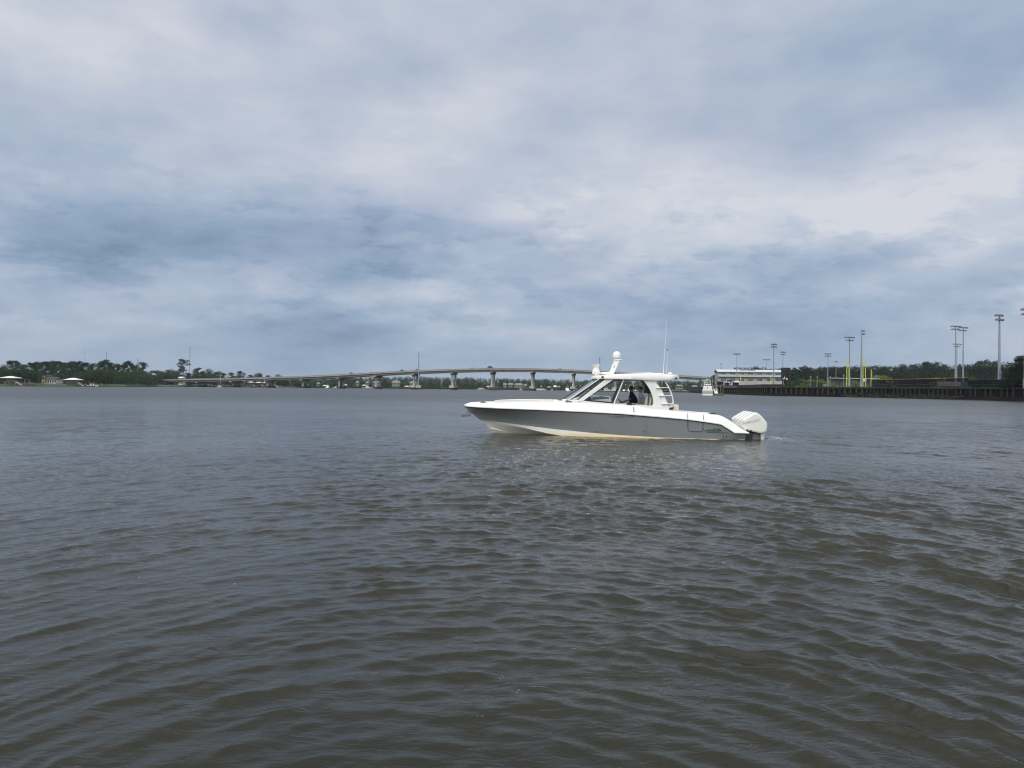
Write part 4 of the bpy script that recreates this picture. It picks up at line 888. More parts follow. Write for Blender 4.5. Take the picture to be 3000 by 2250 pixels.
PN = [(-10, 1072), (8, 1075), (27, 1059), (48, 1059), (68, 1070), (86, 1064.5), (99, 1072), (110, 1062.5), (123, 1065), (134, 1061), (145, 1062), (156, 1060), (166, 1062), (175, 1060.5), (187, 1064), (199, 1066), (210, 1061), (220, 1063), (229, 1060.5), (242, 1068), (258, 1064), (272, 1067), (289, 1066), (305, 1056.5), (319, 1064), (329, 1064), (343, 1068.5), (359, 1070), (374, 1060), (388, 1066), (403, 1071), (417, 1063.5)]
place_trees([(a, b - 1, shore(a) + 48 + (i * 37 % 60), 'pine', i % 5, .95 + .1 * (i % 3)) for i, (a, b) in enumerate(PN)], 'pine_tree', 'tall dark pine', 'tall pines on the left bank')
q = random.Random(3); BS = []
for i in range(52):
    px = -8 + i * 9.9 + q.uniform(-3, 3)
    if 114 < px < 170: continue
    yt = float(np.interp(px, [0, 100, 130, 170, 260, 400, 440, 500], [1080, 1083, 1092, 1092, 1084, 1088, 1090, 1088])) + q.uniform(-4, 6); BS.append((px, yt, shore(px) + 28 + q.uniform(0, 18), 'bush' if i % 2 else 'oak', i % 4, 1.15))
place_trees(BS, 'leafy_tree', 'rounded green tree', 'broad leaved trees on the left bank')
BL2 = [(455, 1084), (488, 1085), (472, 1093), (510, 1079), (523, 1082), (549, 1093), (566, 1090), (579, 1078.5), (590, 1088), (603, 1081.5), (616, 1090), (632, 1093), (640, 1087), (652, 1093), (675, 1092), (694, 1096), (706, 1088), (733, 1099), (750, 1092), (763, 1096), (788, 1100), (820, 1097)]
place_trees([(a, b, 905 + (i * 13 % 50), 'oak' if i % 3 == 0 else 'pine', i % 4, 1.25) for i, (a, b) in enumerate(BL2)], 'mixed_tree', 'smaller mixed tree', 'trees behind the low end of the bridge')
tree('pine_tree', 'tall', 537, 1053.5, 900, 1.5, 'lone tall flat topped pine rising above the left end of the bridge', None, 2, 1.0)
tree('cedar_tree', 'dark', 2990, 1047, 212.5, GR, 'large dense dark evergreen at the right edge beside the netting', None, 1, 1.9, 'rforest')
tree('cedar_tree', 'dark', 2968, 1074, 214, GR, 'smaller dark evergreen left of the large one at the right edge', None, 0, 1.5, 'rforest')
# far woods: one mass each, crowns built from leaf-sized faces
def wood(name, prof, D0, D1, n, zb, m, label, seed, s=.55, hmin=9, per=150, rad=3.2):
    q = np.random.default_rng(seed); vs, fs = [], []; pxs = [p[0] for p in prof]; ys = [p[1] for p in prof]
    for i in range(n):
        px = q.uniform(pxs[0], pxs[-1]); D = D0 + (D1 - D0) * q.random() ** 1.3; x = xat(px, D); ref = (D0 + D1) / 2
        htop = zat(px, float(np.interp(px, pxs, ys)), ref) * (D / ref) ** .3 - zb; h = htop * q.uniform(.72, 1.04) * (1 if D > D0 + .15 * (D1 - D0) else q.uniform(.45, .8))
        r = rad * q.uniform(.7, 1.35)
        for k in range(6):
            zc = zb + h * (1 - .15 * (k + .4)) ; foliage(vs, fs, (x + q.uniform(-1, 1) * r * .7, D + q.uniform(-1, 1) * r * .7, zc - r * .25), r * q.uniform(.6, 1), r, r * q.uniform(.4, .75), per // 5, s, q)
    o = bpy.data.objects.new(name, np_mesh(name, vs, fs, m)); COL.objects.link(o); return tag(o, label, 'wood', kind='stuff')
wood('forest', [(880, 1106), (960, 1104), (1040, 1103), (1100, 1104), (1180, 1103), (1250, 1103), (1290, 1104), (1360, 1105), (1400, 1106), (1470, 1108), (1560, 1110), (1640, 1111), (1700, 1113), (1760, 1113), (1850, 1110), (1950, 1112), (2040, 1116), (2110, 1112)], 1010, 1120, 1500, 1.1, 'forest', 'long dark wood along the far bank behind the bridge', 1, .62, per=130)
wood('thicket', [(-60, 1079), (40, 1077), (110, 1079), (125, 1088), (165, 1090), (185, 1082), (300, 1083), (400, 1085), (440, 1094), (470, 1098)], 655, 730, 480, 1.9, 'pine', 'dense dark trees filling the ground behind the left bank pines', 8, .42, per=170, rad=2.6)
wood('thicket', [(450, 1096), (520, 1098), (600, 1098), (700, 1101), (780, 1105), (900, 1107)], 930, 1010, 420, 1.9, 'forest', 'dark low wood behind the low end of the bridge', 9, .6, per=130, rad=3.0)
wood('shore_scrub', [(880, 1134), (1000, 1133.5), (1340, 1135.5), (1700, 1137)], 996, 1003, 420, .9, 'oak', 'narrow strip of scrub along the far waterline', 15, .6, per=60, rad=2.2)
wood('understory', [(880, 1123), (1200, 1124), (1700, 1127), (2050, 1130)], 1002, 1040, 800, 1.0, 'oak', 'lower green scrub below the far wood behind the bridge', 5, .6, per=70, rad=2.4)
wood('forest', [(2090, 1098), (2150, 1090), (2200, 1081), (2212, 1075), (2235, 1076), (2260, 1083), (2290, 1080), (2330, 1078), (2343, 1073), (2370, 1076), (2400, 1074), (2470, 1073), (2500, 1072), (2530, 1073), (2600, 1071), (2680, 1067), (2705, 1061), (2745, 1060), (2765, 1068), (2830, 1069), (2855, 1062), (2890, 1054), (2920, 1055), (2950, 1060), (2990, 1064), (3080, 1060)], 640, 760, 1700, GR, 'rforest', 'dark wood behind the sports field', 2, .68, per=200, rad=3.0)
for i, (px, y, D, lb) in enumerate([(2585, 1098, 480, 'pale green bush below the dark wood left of the twin light towers'), (2745, 1107, 330, 'rounded pale green shrub behind the yellow topped fence'), (2865, 1101, 400, 'pale green shrub behind the netting left of the tallest light tower'), (2918, 1103, 400, 'pale green shrub hidden partly by the tallest light tower'), (2365, 1110, 480, 'pale green shrub right of the black scoreboard'), (2400, 1112, 480, 'second pale green shrub right of the black scoreboard'), (2425, 1110, 470, 'pale green shrub beside the white stand'), (2505, 1112, 420, 'small green tree in front of the blue roofed stand'), (1975, 1138, 640, 'pale green bush on the point left of the sport fishing boat'), (2095, 1105, 560, 'green bush left of the pale metal clad building'), (2320, 1106, 520, 'dark green shrub just right of the scoreboard legs')]):
    tree('shrub', 'bush', px, y, D, GR if px > 2080 else 1.0, lb, 'pale shrubs on the right bank', i % 4, 1.5, 'lime' if i < 9 else 'oak')
fringe('reeds', [Vector(X_(p, float(np.interp(p, [-60, 60, 150, 270, 380, 480, 700], [485, 522, 567, 612, 697, 797, 887])))) for p in np.linspace(-20, 690, 520)], .7, 'marsh', 'strip of marsh grass along the left bank', 1.1, 8, 14, 9)

# ================================================================== bridge
mb = bpy.data.materials.new('balustrade_concrete'); mb.use_nodes = True; nt = mb.node_tree; MAT['rail_concrete'] = mb
_tc = N('ShaderNodeTexCoord'); _sp = N('ShaderNodeSeparateXYZ'); nt.links.new(_tc.outputs['Object'], _sp.inputs[0])
setin(nt.nodes['Principled BSDF'].inputs['Base Color'], mixc(sstep(M_('SINE', M_('MULTIPLY', _sp.outputs[0], 2.4)), -.3, .3), (.12, .115, .105, 1), (.29, .27, .245, 1))); nt.nodes['Principled BSDF'].inputs['Roughness'].default_value = .9
PH = math.atan(.19); BC, BS_ = math.cos(PH), math.sin(PH); BX0, BY0 = -360.5, 808.0
def bpt(s, t=0): return (BX0 + s * BC + t * BS_, BY0 - s * BS_ + t * BC)     # s along, t across (away)
def bs_of(px):
    r_ = (px - 1500) / F; return (r_ * BY0 - BX0) / (BC + r_ * BS_)
BZ = []
for px, py in [(440, 1112), (499, 1110.3), (644, 1108), (744, 1105.8), (811, 1104), (900, 1100.6), (950, 1098.6), (1027, 1094.5), (1126, 1088.8), (1225, 1084), (1352, 1079.8), (1434, 1078), (1500, 1077.8), (1575, 1078.7), (1728, 1084.3), (1799, 1088.7), (1997, 1099), (2086, 1104.4), (2200, 1111.5)]:
    s = bs_of(px); BZ.append((s, zat(px, py, bpt(s)[1])))
bz = lambda s: float(np.interp(s, [a for a, b in BZ], [b for a, b in BZ]))
def bzs(s): return sum(bz(s + d) for d in (-24, -12, 0, 12, 24)) / 5
bo = (*bpt(0), 0); bridge = empty('road_bridge', bo, 0, 'long pale concrete highway bridge arching over the river on tall piers', 'bridge')
SS = np.linspace(-60, bs_of(2200), 120)
def bstrip(prof, name, m):    # prof: closed loop of (t, dz)
    rows = [[(*bpt(s, t), bzs(s) + dz) for t, dz in prof + prof[:1]] for s in SS]; return child(MB().grid(rows), name, m, bridge, bo)
bstrip([(0, 0), (0, -1.05), (.35, -1.05), (.35, 0)], 'parapet', 'rail_concrete'); bstrip([(23.65, 0), (23.65, -1.05), (24, -1.05), (24, 0)], 'parapet', 'concrete')
bstrip([(-.7, -1.25), (-.7, -1.6), (24.7, -1.6), (24.7, -1.25)], 'deck_slab', 'concrete')
bstrip([(.4, -1.2), (.4, -1.25), (23.6, -1.25), (23.6, -1.2)], 'carriageway', 'road')
for k in range(5):
    t = 2.2 + k * 4.8; bstrip([(t, -1.65), (t + .15, -2.0), (t + .15, -3.3), (t - .1, -3.65), (t + .7, -3.65), (t + .45, -3.3), (t + .45, -2.0), (t + .6, -1.65)], 'girder', 'concrete')
for k in range(-1, 15):
    s = 43 * (k if k < 1 else k) + (0 if k else 0); zt_ = bzs(s) - 3.65; pier_o = (*bpt(s, 12), 0); big = k >= 6
    def pl(sa, t, z): x, y = bpt(s + sa, t); return (x, y, z)
    m2 = MB(); pr_ = [(1.0, zt_), (1.0, zt_ - 1.1), (3.8, zt_ - 2.7), (20.2, zt_ - 2.7), (23, zt_ - 1.1), (23, zt_)]
    m2.add([pl(-1.2, t, z) for t, z in pr_] + [pl(1.2, t, z) for t, z in pr_], [tuple(range(6)), tuple(reversed(range(6, 12)))] + [(i, i + 6, (i + 1) % 6 + 6, (i + 1) % 6) for i in range(6)])
    pc = child(m2, 'pier_cap', 'concrete', bridge, bo)
    for t in (6.2, 17.8):
        m2 = MB(); x, y = bpt(s, t); r_ = 1.05; m2.tube([(x, y, 2.0), (x, y, zt_ - 2.2)], [r_ * 1.1, r_], 10); child(m2, 'pier_column', 'concrete', pc, bo, smooth=True)
        m2 = MB(); m2.add([pl(a, t + b, z) for z in (-.5, 2.2) for a, b in ((-2.1, -2.1), (2.1, -2.1), (2.1, 2.1), (-2.1, 2.1))], [(3, 2, 1, 0), (4, 5, 6, 7), (0, 1, 5, 4), (1, 2, 6, 5), (2, 3, 7, 6), (3, 0, 4, 7)]); child(m2, 'pier_footing', 'wetpile', pc, bo)
    if big:
        m2 = MB(); m2.add([pl(a, b, z) for z in (2.0, 4.6) for a, b in ((-2.6, 2.5), (2.6, 2.5), (2.6, 21), (-2.6, 21))], [(3, 2, 1, 0), (4, 5, 6, 7), (0, 1, 5, 4), (1, 2, 6, 5), (2, 3, 7, 6), (3, 0, 4, 7)]); child(m2, 'pile_cap', 'concrete', pc, bo)
for pa, pb, lb in ((1433, 1466, 'dark timber fender wall right of the bridge pier at the channel'), (1531, 1552, 'timber fender piles left of the next channel pier')):
    D = 738; xa_, xb_ = xat(pa, D), xat(pb, D); f = empty('pier_fender', ((xa_ + xb_) / 2, D, 0), 0, lb, 'fender'); m2 = MB(); m2.box(xa_, xb_, D - .3, D + .3, -.5, 3.0); child(m2, 'boarding', 'wooddark', f, ((xa_ + xb_) / 2, D, 0))
    m2 = MB()
    for i in range(9): x = xa_ + (xb_ - xa_) * i / 8; m2.tube([(x, D - .5, -.5), (x, D - .5, 3.9 + .5 * (i % 2))], .2, 6)
    child(m2, 'fender_piles', 'wood', f, ((xa_ + xb_) / 2, D, 0))
# cars on the bridge
def car_tpl(m):
    root = empty('parked_car', (0, 0, 0)); m2 = MB(); m2.prism([(-2.2, .35), (-2.2, .85), (-1.9, .95), (-1.2, 1.0), (1.0, 1.0), (2.1, .85), (2.25, .35)], -.9, .9); m2.build('body', m, root, bevel=.08)
    m2 = MB(); m2.prism([(-1.7, 1.0), (-1.2, 1.48), (.4, 1.50), (1.1, 1.0)], -.78, .78); m2.build('cabin', 'window', root, bevel=.06); m2 = MB(); m2.prism([(-1.2, 1.485), (-1.15, 1.53), (.35, 1.55), (.4, 1.5)], -.72, .72); m2.build('roof', m, root)
    for x in (-1.4, 1.4):
        for y in (-.85, .85): m2 = MB(); m2.tube([(x, y - .1, .33), (x, y + .1, .33)], .33, 12); m2.build('wheel', 'dark', root)
    return root
CT1 = {'silver': car_tpl('silver'), 'trim': car_tpl('trim'), 'white': car_tpl('white')}; used = set()
def put_car(col, x, y, z, rz, label, name, group, big=1.0):
    o = CT1[col]
    if col in used: o = copy_tree(o)
    used.add(col); o.name = name; o.location = (x, y, z); o.rotation_euler = (0, 0, rz); o.scale = (big, 1, big ** 2); tag(o, label, 'car', group); return o
for px, c, lb, bg in [(1027, 'trim', 'dark car on the bridge above the third pier left of the steel pole', 1.25), (1085, 'silver', 'grey car climbing the bridge left of the tall steel pole', 1), (1176, 'trim', 'dark car on the bridge just left of the tall steel pole', 1.3), (1220, 'trim', 'dark car on the bridge beside the steel pole', 1.2), (1382, 'silver', 'grey car near the crest of the bridge', 1.15), (1435, 'trim', 'dark van at the crest of the bridge above the fender pier', 1.5), (1640, 'silver', 'grey car descending the bridge left of the white motor boat', 1.1)]:
    s = bs_of(px); x, y = bpt(s, 2.5); put_car(c, x, y, bzs(s) - 1.2, -PH, lb, 'car', 'cars driving over the bridge', bg)

# ================================================================== poles and masts
def pole(name, px, ytop, D, zb, r, m, label, cat, parts=None, group=None, r2=None):
    x = xat(px, D); h = zat(px, ytop, D) - zb; root = empty(name, (x, D, zb), 0, label, cat, group); m2 = MB(); m2.tube([(0, 0, 0), (0, 0, h)], [r, r2 or r * .6], 8); m2.build('shaft', m, root, smooth=True); return root, h
r_, h = pole('steel_pole', 1226, 1029.6, 722, 0, .62, 'pole', 'tall tapering steel pole standing in the river beside a bridge pier', 'pole', r2=.38); m2 = MB(); m2.box(-2.6, 2.6, -1.5, 1.5, 1.8, 4.3); m2.build('base', 'concrete', r_)
for xx in (-1.8, 1.8): m2 = MB(); m2.tube([(xx, 0, -.5), (xx, 0, 2)], .7, 8); m2.build('pile', 'wetpile', r_)
for nm, px, yt, D, r0, lb in (('radio_mast', 247, 1018, 1400, .35, 'faint thin lattice mast rising beyond the pines'), ('radio_mast', 311, 1033, 1300, .55, 'thin mast with a blob at its tip beyond the pines'), ('radio_mast', 555, 1017, 1200, .7, 'thin reddish mast right of the lone tall pine'), ('radio_mast', 2112, 1064, 1300, .8, 'short thin mast rising behind the pale metal building')):
    root, h = pole(nm, px, yt, D, 1, r0, 'pole', lb, 'mast', r2=r0 * .6); m2 = MB(); m2.lathe((0, 0, h * .955), [(.1, 0), (r0 * 1.6, .5), (r0 * 1.6, 2), (.1, 2.5)], 8); m2.build('antenna', 'pole', root)
root, h = pole('power_pole', 403, 1050, 745, 1.5, .45, 'wood', 'brown power pole with short crossarms among the left pines', 'power pole')
for k in range(4): m2 = MB(); m2.beam((-.2, 0, h - 2 - k * 1.9), (1.5 if k % 2 == 0 else -1.2, 0, h - 1.8 - k * 1.9), .22); m2.build('crossarm', 'wood', root)

def floodlight():
    m2 = MB(); m2.lathe((0, 0, 0), [(.10, .35), (.26, .30), (.46, .0), (.50, -.12), (.44, -.10)], 10); return m2
def light_tower(px, yt, D, rows_, w, label, rot=0.0, rad=.30, side=None):
    x = xat(px, D); zb = GR; h = zat(px, yt, D) - zb; root = empty('light_tower', (x, D, zb), rot, label, 'light tower', 'light towers of the sports field')
    m2 = MB(); m2.tube([(0, 0, 0), (0, 0, h)], [rad, rad * .5], 10); m2.build('pole', 'pole', root, smooth=True)
    m2 = MB(); m2.tube([(0, 0, 0), (0, 0, 2.6)], rad * 1.35, 10); m2.build('pole_base', 'pole', root, smooth=True)
    first = None
    for i, n in enumerate(rows_):
        z = h - .1 - i * 1.35; m2 = MB(); wd = w * (n / max(rows_)); m2.beam((-wd / 2 if side is None else 0, 0, z), (wd / 2, 0, z), .14); m2.build('crossarm', 'lamp', root)
        for k in range(n):
            xx = (-wd / 2 + wd * (k + .0) / max(1, n - 1)) if side is None else wd / 2 * (k + .6)
            if first is None: first = floodlight().build('floodlight', 'lamp', root); f = first
            else: f = first.copy(); COL.objects.link(f); f.parent = root
            f.location = (xx, -.25 if k % 2 else .2, z - .35); f.rotation_euler = (R(-22 if k % 2 else 22), R((k - n / 2) * 9), 0); f.scale = (.95, .95, .85)
    m2 = MB(); m2.box(-.32, .32, -.5, -.28, 3.0, 5.4); m2.build('control_box', 'pole', root); return root
LT = [(2158, 1035.5, 450, [6], 3.6, 'light tower with one lamp row before the left part of the pale building', .26),
      (2245, 1052.5, 520, [6], 4.6, 'lower light tower with one wide row of lamps behind the building', .22),
      (2266, 1006.5, 370, [4, 4], 2.2, 'tall light tower with two lamp rows just left of the scoreboard', .36),
      (2293, 1030, 430, [4, 3], 2.6, 'light tower with two rows of lamps rising behind the scoreboard', .26),
      (2425, 1035, 430, [5, 4], 3.4, 'light tower in front of the dark wood right of the scoreboard', .28),
      (2449, 1058.5, 560, [4], 2.2, 'smallest light tower in front of the dark wood'),
      (2488, 986.5, 335, [6, 4], 4.2, 'big light tower beside the first pair of yellow foul poles', .40),
      (2523, 966.5, 305, [2, 2], 1.2, 'light tower seen side on with lamps on its right only', .42),
      (2799, 954, 330, [6, 5], 4.4, 'left one of two tall light towers whose lamps touch', .40),
      (2821, 957.5, 336, [6, 5], 4.2, 'right one of two tall light towers whose lamps touch', .40),
      (2803, 1006.5, 430, [6, 4], 5.2, 'shorter light tower seen between the two tall ones', .28),
      (2927, 920.5, 224, [5, 4], 2.9, 'nearest and tallest light tower left of the dark evergreen', .44),
      (3003, 903, 200, [4, 3], 2.4, 'light tower cut off by the right edge of the view', .40)]
for i, t in enumerate(LT): light_tower(t[0], t[1], t[2], t[3], t[4], t[5], R(i * 3 - 12), t[6] if len(t) > 6 else .2, side=1 if i == 7 else None)
for px, yt, D, lb, two in ((2169, 1094.5, 440, 'yellow foul pole in front of the left part of the pale building', 0), (2258, 1103.5, 400, 'short yellow foul pole left of the tall light tower by the scoreboard', 0), (2480.5, 1052.5, 330, 'left yellow foul pole left of the big light tower', 1), (2528, 1038.5, 306, 'tall double yellow foul pole right of the side lit light tower', 1), (2552, 1081.5, 330, 'short thick yellow foul pole at the end of the yellow topped fence', 0)):
    root, h = pole('foul_pole', px, yt, D, GR, .17 if D > 350 else .2, 'yellow', lb, 'foul pole', group='yellow foul poles', r2=.16)
    m2 = MB(); x0, x1 = .3, 1.15
    if two: m2.tube([(x1, 0, .5), (x1 - .2, 0, h - 2)], .15, 6)
    for k in range(7): m2.beam((0, 0, h * (.3 + .09 * k)), (x1 * .7, 0, h * (.3 + .09 * k)), .08)
    m2.build('wing', 'yellow', root)

# ================================================================== baseball building, scoreboard, stands
D = 480; bx0, bx1 = xat(2106, D), xat(2292, D); zr = zat(2200, 1084, D + 6); ze = zat(2200, 1090.5, D); bd = 14
bl = empty('field_building', ((bx0 + bx1) / 2, D, GR), R(-7), 'long two storey pale metal clad building with rows of square windows', 'building'); o3 = ((bx0 + bx1) / 2, D, GR)
m2 = MB(); m2.box(bx0, bx1, D, D + bd, GR - .5, ze); child(m2, 'wall', 'metalwall', bl, o3)
m2 = MB(); m2.add([(bx0 - .5, D - .7, ze), (bx1 + .5, D - .7, ze), (bx1 + .5, D + bd / 2, zr), (bx0 - .5, D + bd / 2, zr), (bx0 - .5, D + bd + .7, ze), (bx1 + .5, D + bd + .7, ze), (bx0 - .5, D - .7, ze + .22), (bx1 + .5, D - .7, ze + .22), (bx1 + .5, D + bd / 2, zr + .22), (bx0 - .5, D + bd / 2, zr + .22), (bx0 - .5, D + bd + .7, ze + .22), (bx1 + .5, D + bd + .7, ze + .22)],
    [(0, 1, 2, 3), (3, 2, 5, 4), (6, 9, 8, 7), (9, 10, 11, 8), (0, 6, 7, 1), (4, 5, 11, 10)]); child(m2, 'roof', 'metalroof', bl, o3)
m2 = MB(); m2.add([(bx0 - .52, D - .7, ze), (bx0 - .52, D + bd / 2, zr + .2), (bx0 - .52, D + bd + .7, ze)], [(0, 1, 2)]); m2.box(bx0 - .5, bx1 + .5, D - .75, D - .7, ze - .35, ze + .05); child(m2, 'eave_trim', 'trim', bl, o3)
zm = zat(2200, 1104.3, D); m2 = MB(); m2.box(bx0 - .1, bx1, D - 1.1, D - .02, zm - .12, zm + .1); m2.box(bx0 - .1, bx1, D - 1.15, D - 1.1, zm - .45, zm + .1); child(m2, 'canopy_strip', 'trim', bl, o3)
m2 = MB(); m2.box(bx0 - .1, bx1, D - 1.09, D - .03, zm + .1, zm + .55); child(m2, 'canopy_roof', 'metalroof', bl, o3)
for k in range(8):
    xx = bx0 + .6 + (bx1 - bx0 - 1.2) * k / 7
    m2 = MB(); m2.box(xx - .06, xx + .06, D - .08, D - .02, GR, ze - .4); child(m2, 'downpipe', 'trim', bl, o3)
zt1, zt2 = zat(2200, 1093.7, D), zat(2200, 1097.6, D); zu1, zu2 = zat(2200, 1109.2, D), zat(2200, 1116.3, D)
for k in range(7):
    xc = bx0 + .6 + (bx1 - bx0 - 1.2) * (k + .5) / 7
    for (za, zb_, nr) in ((zt2, zt1, 1), (zu2, zu1, 2)):
        m2 = MB(); m2.box(xc - 1.75, xc + 1.75, D - .06, D - .01, za - .08, zb_ + .08); wo = child(m2, 'window', 'wallw', bl, o3)
        m2 = MB()
        for a in range(4):
            for b in range(nr):
                hh = (zb_ - za) / nr; m2.box(xc - 1.68 + a * .86, xc - .92 + a * .86, D - .085, D - .062, za + b * hh + .06, za + (b + 1) * hh - .06)
        o = m2.build('pane', 'window', wo, off=o3); o.location = (0, 0, 0)
for yy in (D + 3, D + 6, D + 10):
    m2 = MB(); m2.box(bx0 - .06, bx0 - .01, yy, yy + 1.0, zu2 - .5, zu1 + .2); child(m2, 'side_window', 'window', bl, o3)
zr2 = zr + .2
text_mesh('roof_lettering', 'MORGANCRAFT', 1.9, 'black', bl, (xat(2192, D) - o3[0], bd / 2, zr2 - GR + .75), (R(90), 0, 0), xs=1.15, bold=.06, extrude=.1)
text_mesh('roof_lettering', 'BURN UPRISING', 1.1, 'lamp', bl, (xat(2192, D) - o3[0], 1.6, ze - GR + 1.3), (R(80), 0, 0), xs=1.25, bold=.03, extrude=.05)
D = 365; xa_, xb_ = xat(2289, D), xat(2315.5, D); zt_, zb_ = zat(2300, 1077, D), zat(2300, 1115.5, D); xm = (xa_ + xb_) / 2
sb = empty('scoreboard', (xm, D, GR), 0, 'tall black scoreboard seen from behind right of the pale building', 'scoreboard'); o3 = (xm, D, GR)
m2 = MB(); m2.box(xa_, xb_, D - .1, D + .5, zb_, zt_); child(m2, 'board', 'scoreb', sb, o3)
for xx in (xa_ + .5, xm + 1.0): m2 = MB(); m2.box(xx - .22, xx + .22, D - .6, D - .15, GR, zt_ - .3); child(m2, 'post', 'black', sb, o3)
for zz_ in (zat(2300, 1082, D), zat(2300, 1093, D), zat(2300, 1111, D)): m2 = MB(); m2.box(xa_ - .8, xb_, D - .35, D - .12, zz_ - .1, zz_ + .1); child(m2, 'beam', 'trim', sb, o3)
for a, b, c, d in ((2291.5, 2295, 1108, 1111.5), (2296, 2298.5, 1104, 1111), (2301, 2305.5, 1107.5, 1113)): m2 = MB(); m2.box(xat(a, D), xat(b, D), D - .7, D - .4, zat(2300, d, D), zat(2300, c, D)); child(m2, 'control_box', 'wallw', sb, o3)
# dark outfield fence left of the wall, canopies and their poles
def fence(pts, z0, z1, m, post_m, top_m, step, label, o_name='fence', zt=None, rad=.06):
    pts = [Vector(p) for p in pts]; o3 = (pts[0].x, pts[0].y, z0); root = empty(o_name, o3, 0, label, 'fence'); P_ = along(pts, step)
    child(MB().grid([[(p.x, p.y, z0) for p in P_], [(p.x, p.y, z1) for p in P_]]), 'mesh_panel', m, root, o3)
    for p in P_[:100]: m2 = MB(); m2.tube([(p.x, p.y, z0), (p.x, p.y, (zt or z1) + .1)], rad, 6); child(m2, 'fence_post', post_m, root, o3)
    if top_m: m2 = MB(); m2.tube([(p.x, p.y, z1 + .05) for p in P_], rad * 1.1, 6); child(m2, 'top_rail', top_m, root, o3)
    m2 = MB(); m2.tube([(p.x, p.y, z0 + (z1 - z0) * .42) for p in P_], rad, 5); child(m2, 'mid_rail', post_m, root, o3); return root
def fl(lst): return [X_(a, d) for a, d in lst]
fence(fl([(2836, 240), (2700, 268), (2553, 303)]), GR, zat(2700, 1110.2, 268), 'chain', 'black', 'yellowd', 2.0, 'black chain link fence with yellow top rail above the river wall', rad=.07)
fence(fl([(2553, 315), (2460, 325), (2330, 345)]), GR, GR + 1.6, 'net', 'black', None, 3.0, 'low black open fence right of the scoreboard')
fence(fl([(2545, 470), (2440, 475), (2330, 480)]), GR, GR + 1.9, 'chain', 'black', 'yellow', 5.0, 'distant fence with a bright yellow top below the shrubs')
fence(fl([(2290, 338), (2230, 352), (2160, 425)]), GR - .2, GR + 1.7, 'scoreb', 'black', None, 6.0, 'solid black outfield fence below the pale building')
fence(fl([(2300, 400), (2235, 420)]), GR, GR + 2.3, 'trim', 'black', 'orange', 5.0, 'dark fence with an orange top rail left of the scoreboard')
fence(fl([(2174, 436), (2106, 452)]), GR, GR + 1.7, 'chain', 'black', 'yellowd', 3.5, 'yellow topped fence below the dark canopies')
fence(fl([(3040, 196), (2985, 212), (2835, 239)]), GR, zat(2900, 1112.5, 225), 'screen', 'black', None, 4.4, 'dark blue windscreen fence behind the nearest light tower')
nt_pts = fl([(3040, 198), (2985, 214), (2835, 241)]); ntz = zat(2900, 1076, 225); o3 = (*nt_pts[0], GR); root = empty('ball_net', o3, 0, 'tall faint black ball netting on poles right of the yellow topped fence', 'netting')
Pn = along([Vector(p) for p in nt_pts], 5.0); child(MB().grid([[(p.x, p.y, GR + 1) for p in Pn], [(p.x, p.y, ntz) for p in Pn]]), 'netting', 'net', root, o3)
for p in Pn: m2 = MB(); m2.tube([(p.x, p.y, GR), (p.x, p.y, ntz + .2)], .07, 6); child(m2, 'net_pole', 'black', root, o3)
m2 = MB(); root, h = pole('dark_post', 2811, 1068.5, 300, GR, .38, 'black', 'thick black post between the bases of the twin light towers', 'post', r2=.38); m2.lathe((0, 0, h), [(.42, -.3), (.42, .1), (.1, .3)], 10); m2.build('cap', 'black', root)
# canopies by the dock
for i, (px, w, D, yt, rf, lb) in enumerate(((2112, 20, 440, 1116.5, 'tent', 'dark fabric canopy nearest the dock'), (2132, 14, 436, 1117.5, 'whiteroof', 'pale topped canopy left of the dark T shaped frame'), (2158, 18, 436, 1117, 'whiteroof', 'pale topped canopy right of the dark T shaped frame'))):
    x = xat(px, D); ww = w * D / F; zt_ = zat(px, yt, D); root = empty('canopy', (x, D, GR), 0, lb, 'canopy', 'canopies beside the dock'); h = zt_ - GR
    m2 = MB(); m2.add([(-ww / 2, -2, h - .6), (ww / 2, -2, h - .6), (ww / 2, 2, h - .6), (-ww / 2, 2, h - .6), (-ww * .2, 0, h), (ww * .2, 0, h)], [(0, 1, 5, 4), (1, 2, 5), (2, 3, 4, 5), (3, 0, 4), (3, 2, 1, 0)]); m2.build('roof', rf, root)
    m2 = MB(); m2.box(-ww / 2, ww / 2, 1.8, 1.9, 1.4, h - .6); m2.build('back_cloth', 'tent', root)
    for sx in (-1, 1):
        for sy in (-1.9, 1.9): m2 = MB(); m2.tube([(sx * ww * .47, sy, 0), (sx * ww * .47, sy, h - .55)], .07, 6); m2.build('leg', 'trim', root)
D = 430; x = xat(2137, D); root = empty('canopy_gantry', (x, D, GR), 0, 'dark T shaped frame standing between the canopies', 'frame'); h = zat(2137, 1113.5, D) - GR; m2 = MB(); m2.box(-1.6, 1.6, -.3, .3, h - 1.1, h); m2.build('head', 'trim', root); m2 = MB(); m2.tube([(.5, 0, 0), (.5, 0, h - 1)], .18, 8); m2.build('stem', 'trim', root); m2 = MB(); m2.beam((.5, 0, h - 2.2), (-2, 0, h - 1.0), .12); m2.beam((.5, 0, h - 2.2), (2.8, 0, h - 1.0), .12); m2.build('brace', 'trim', root)
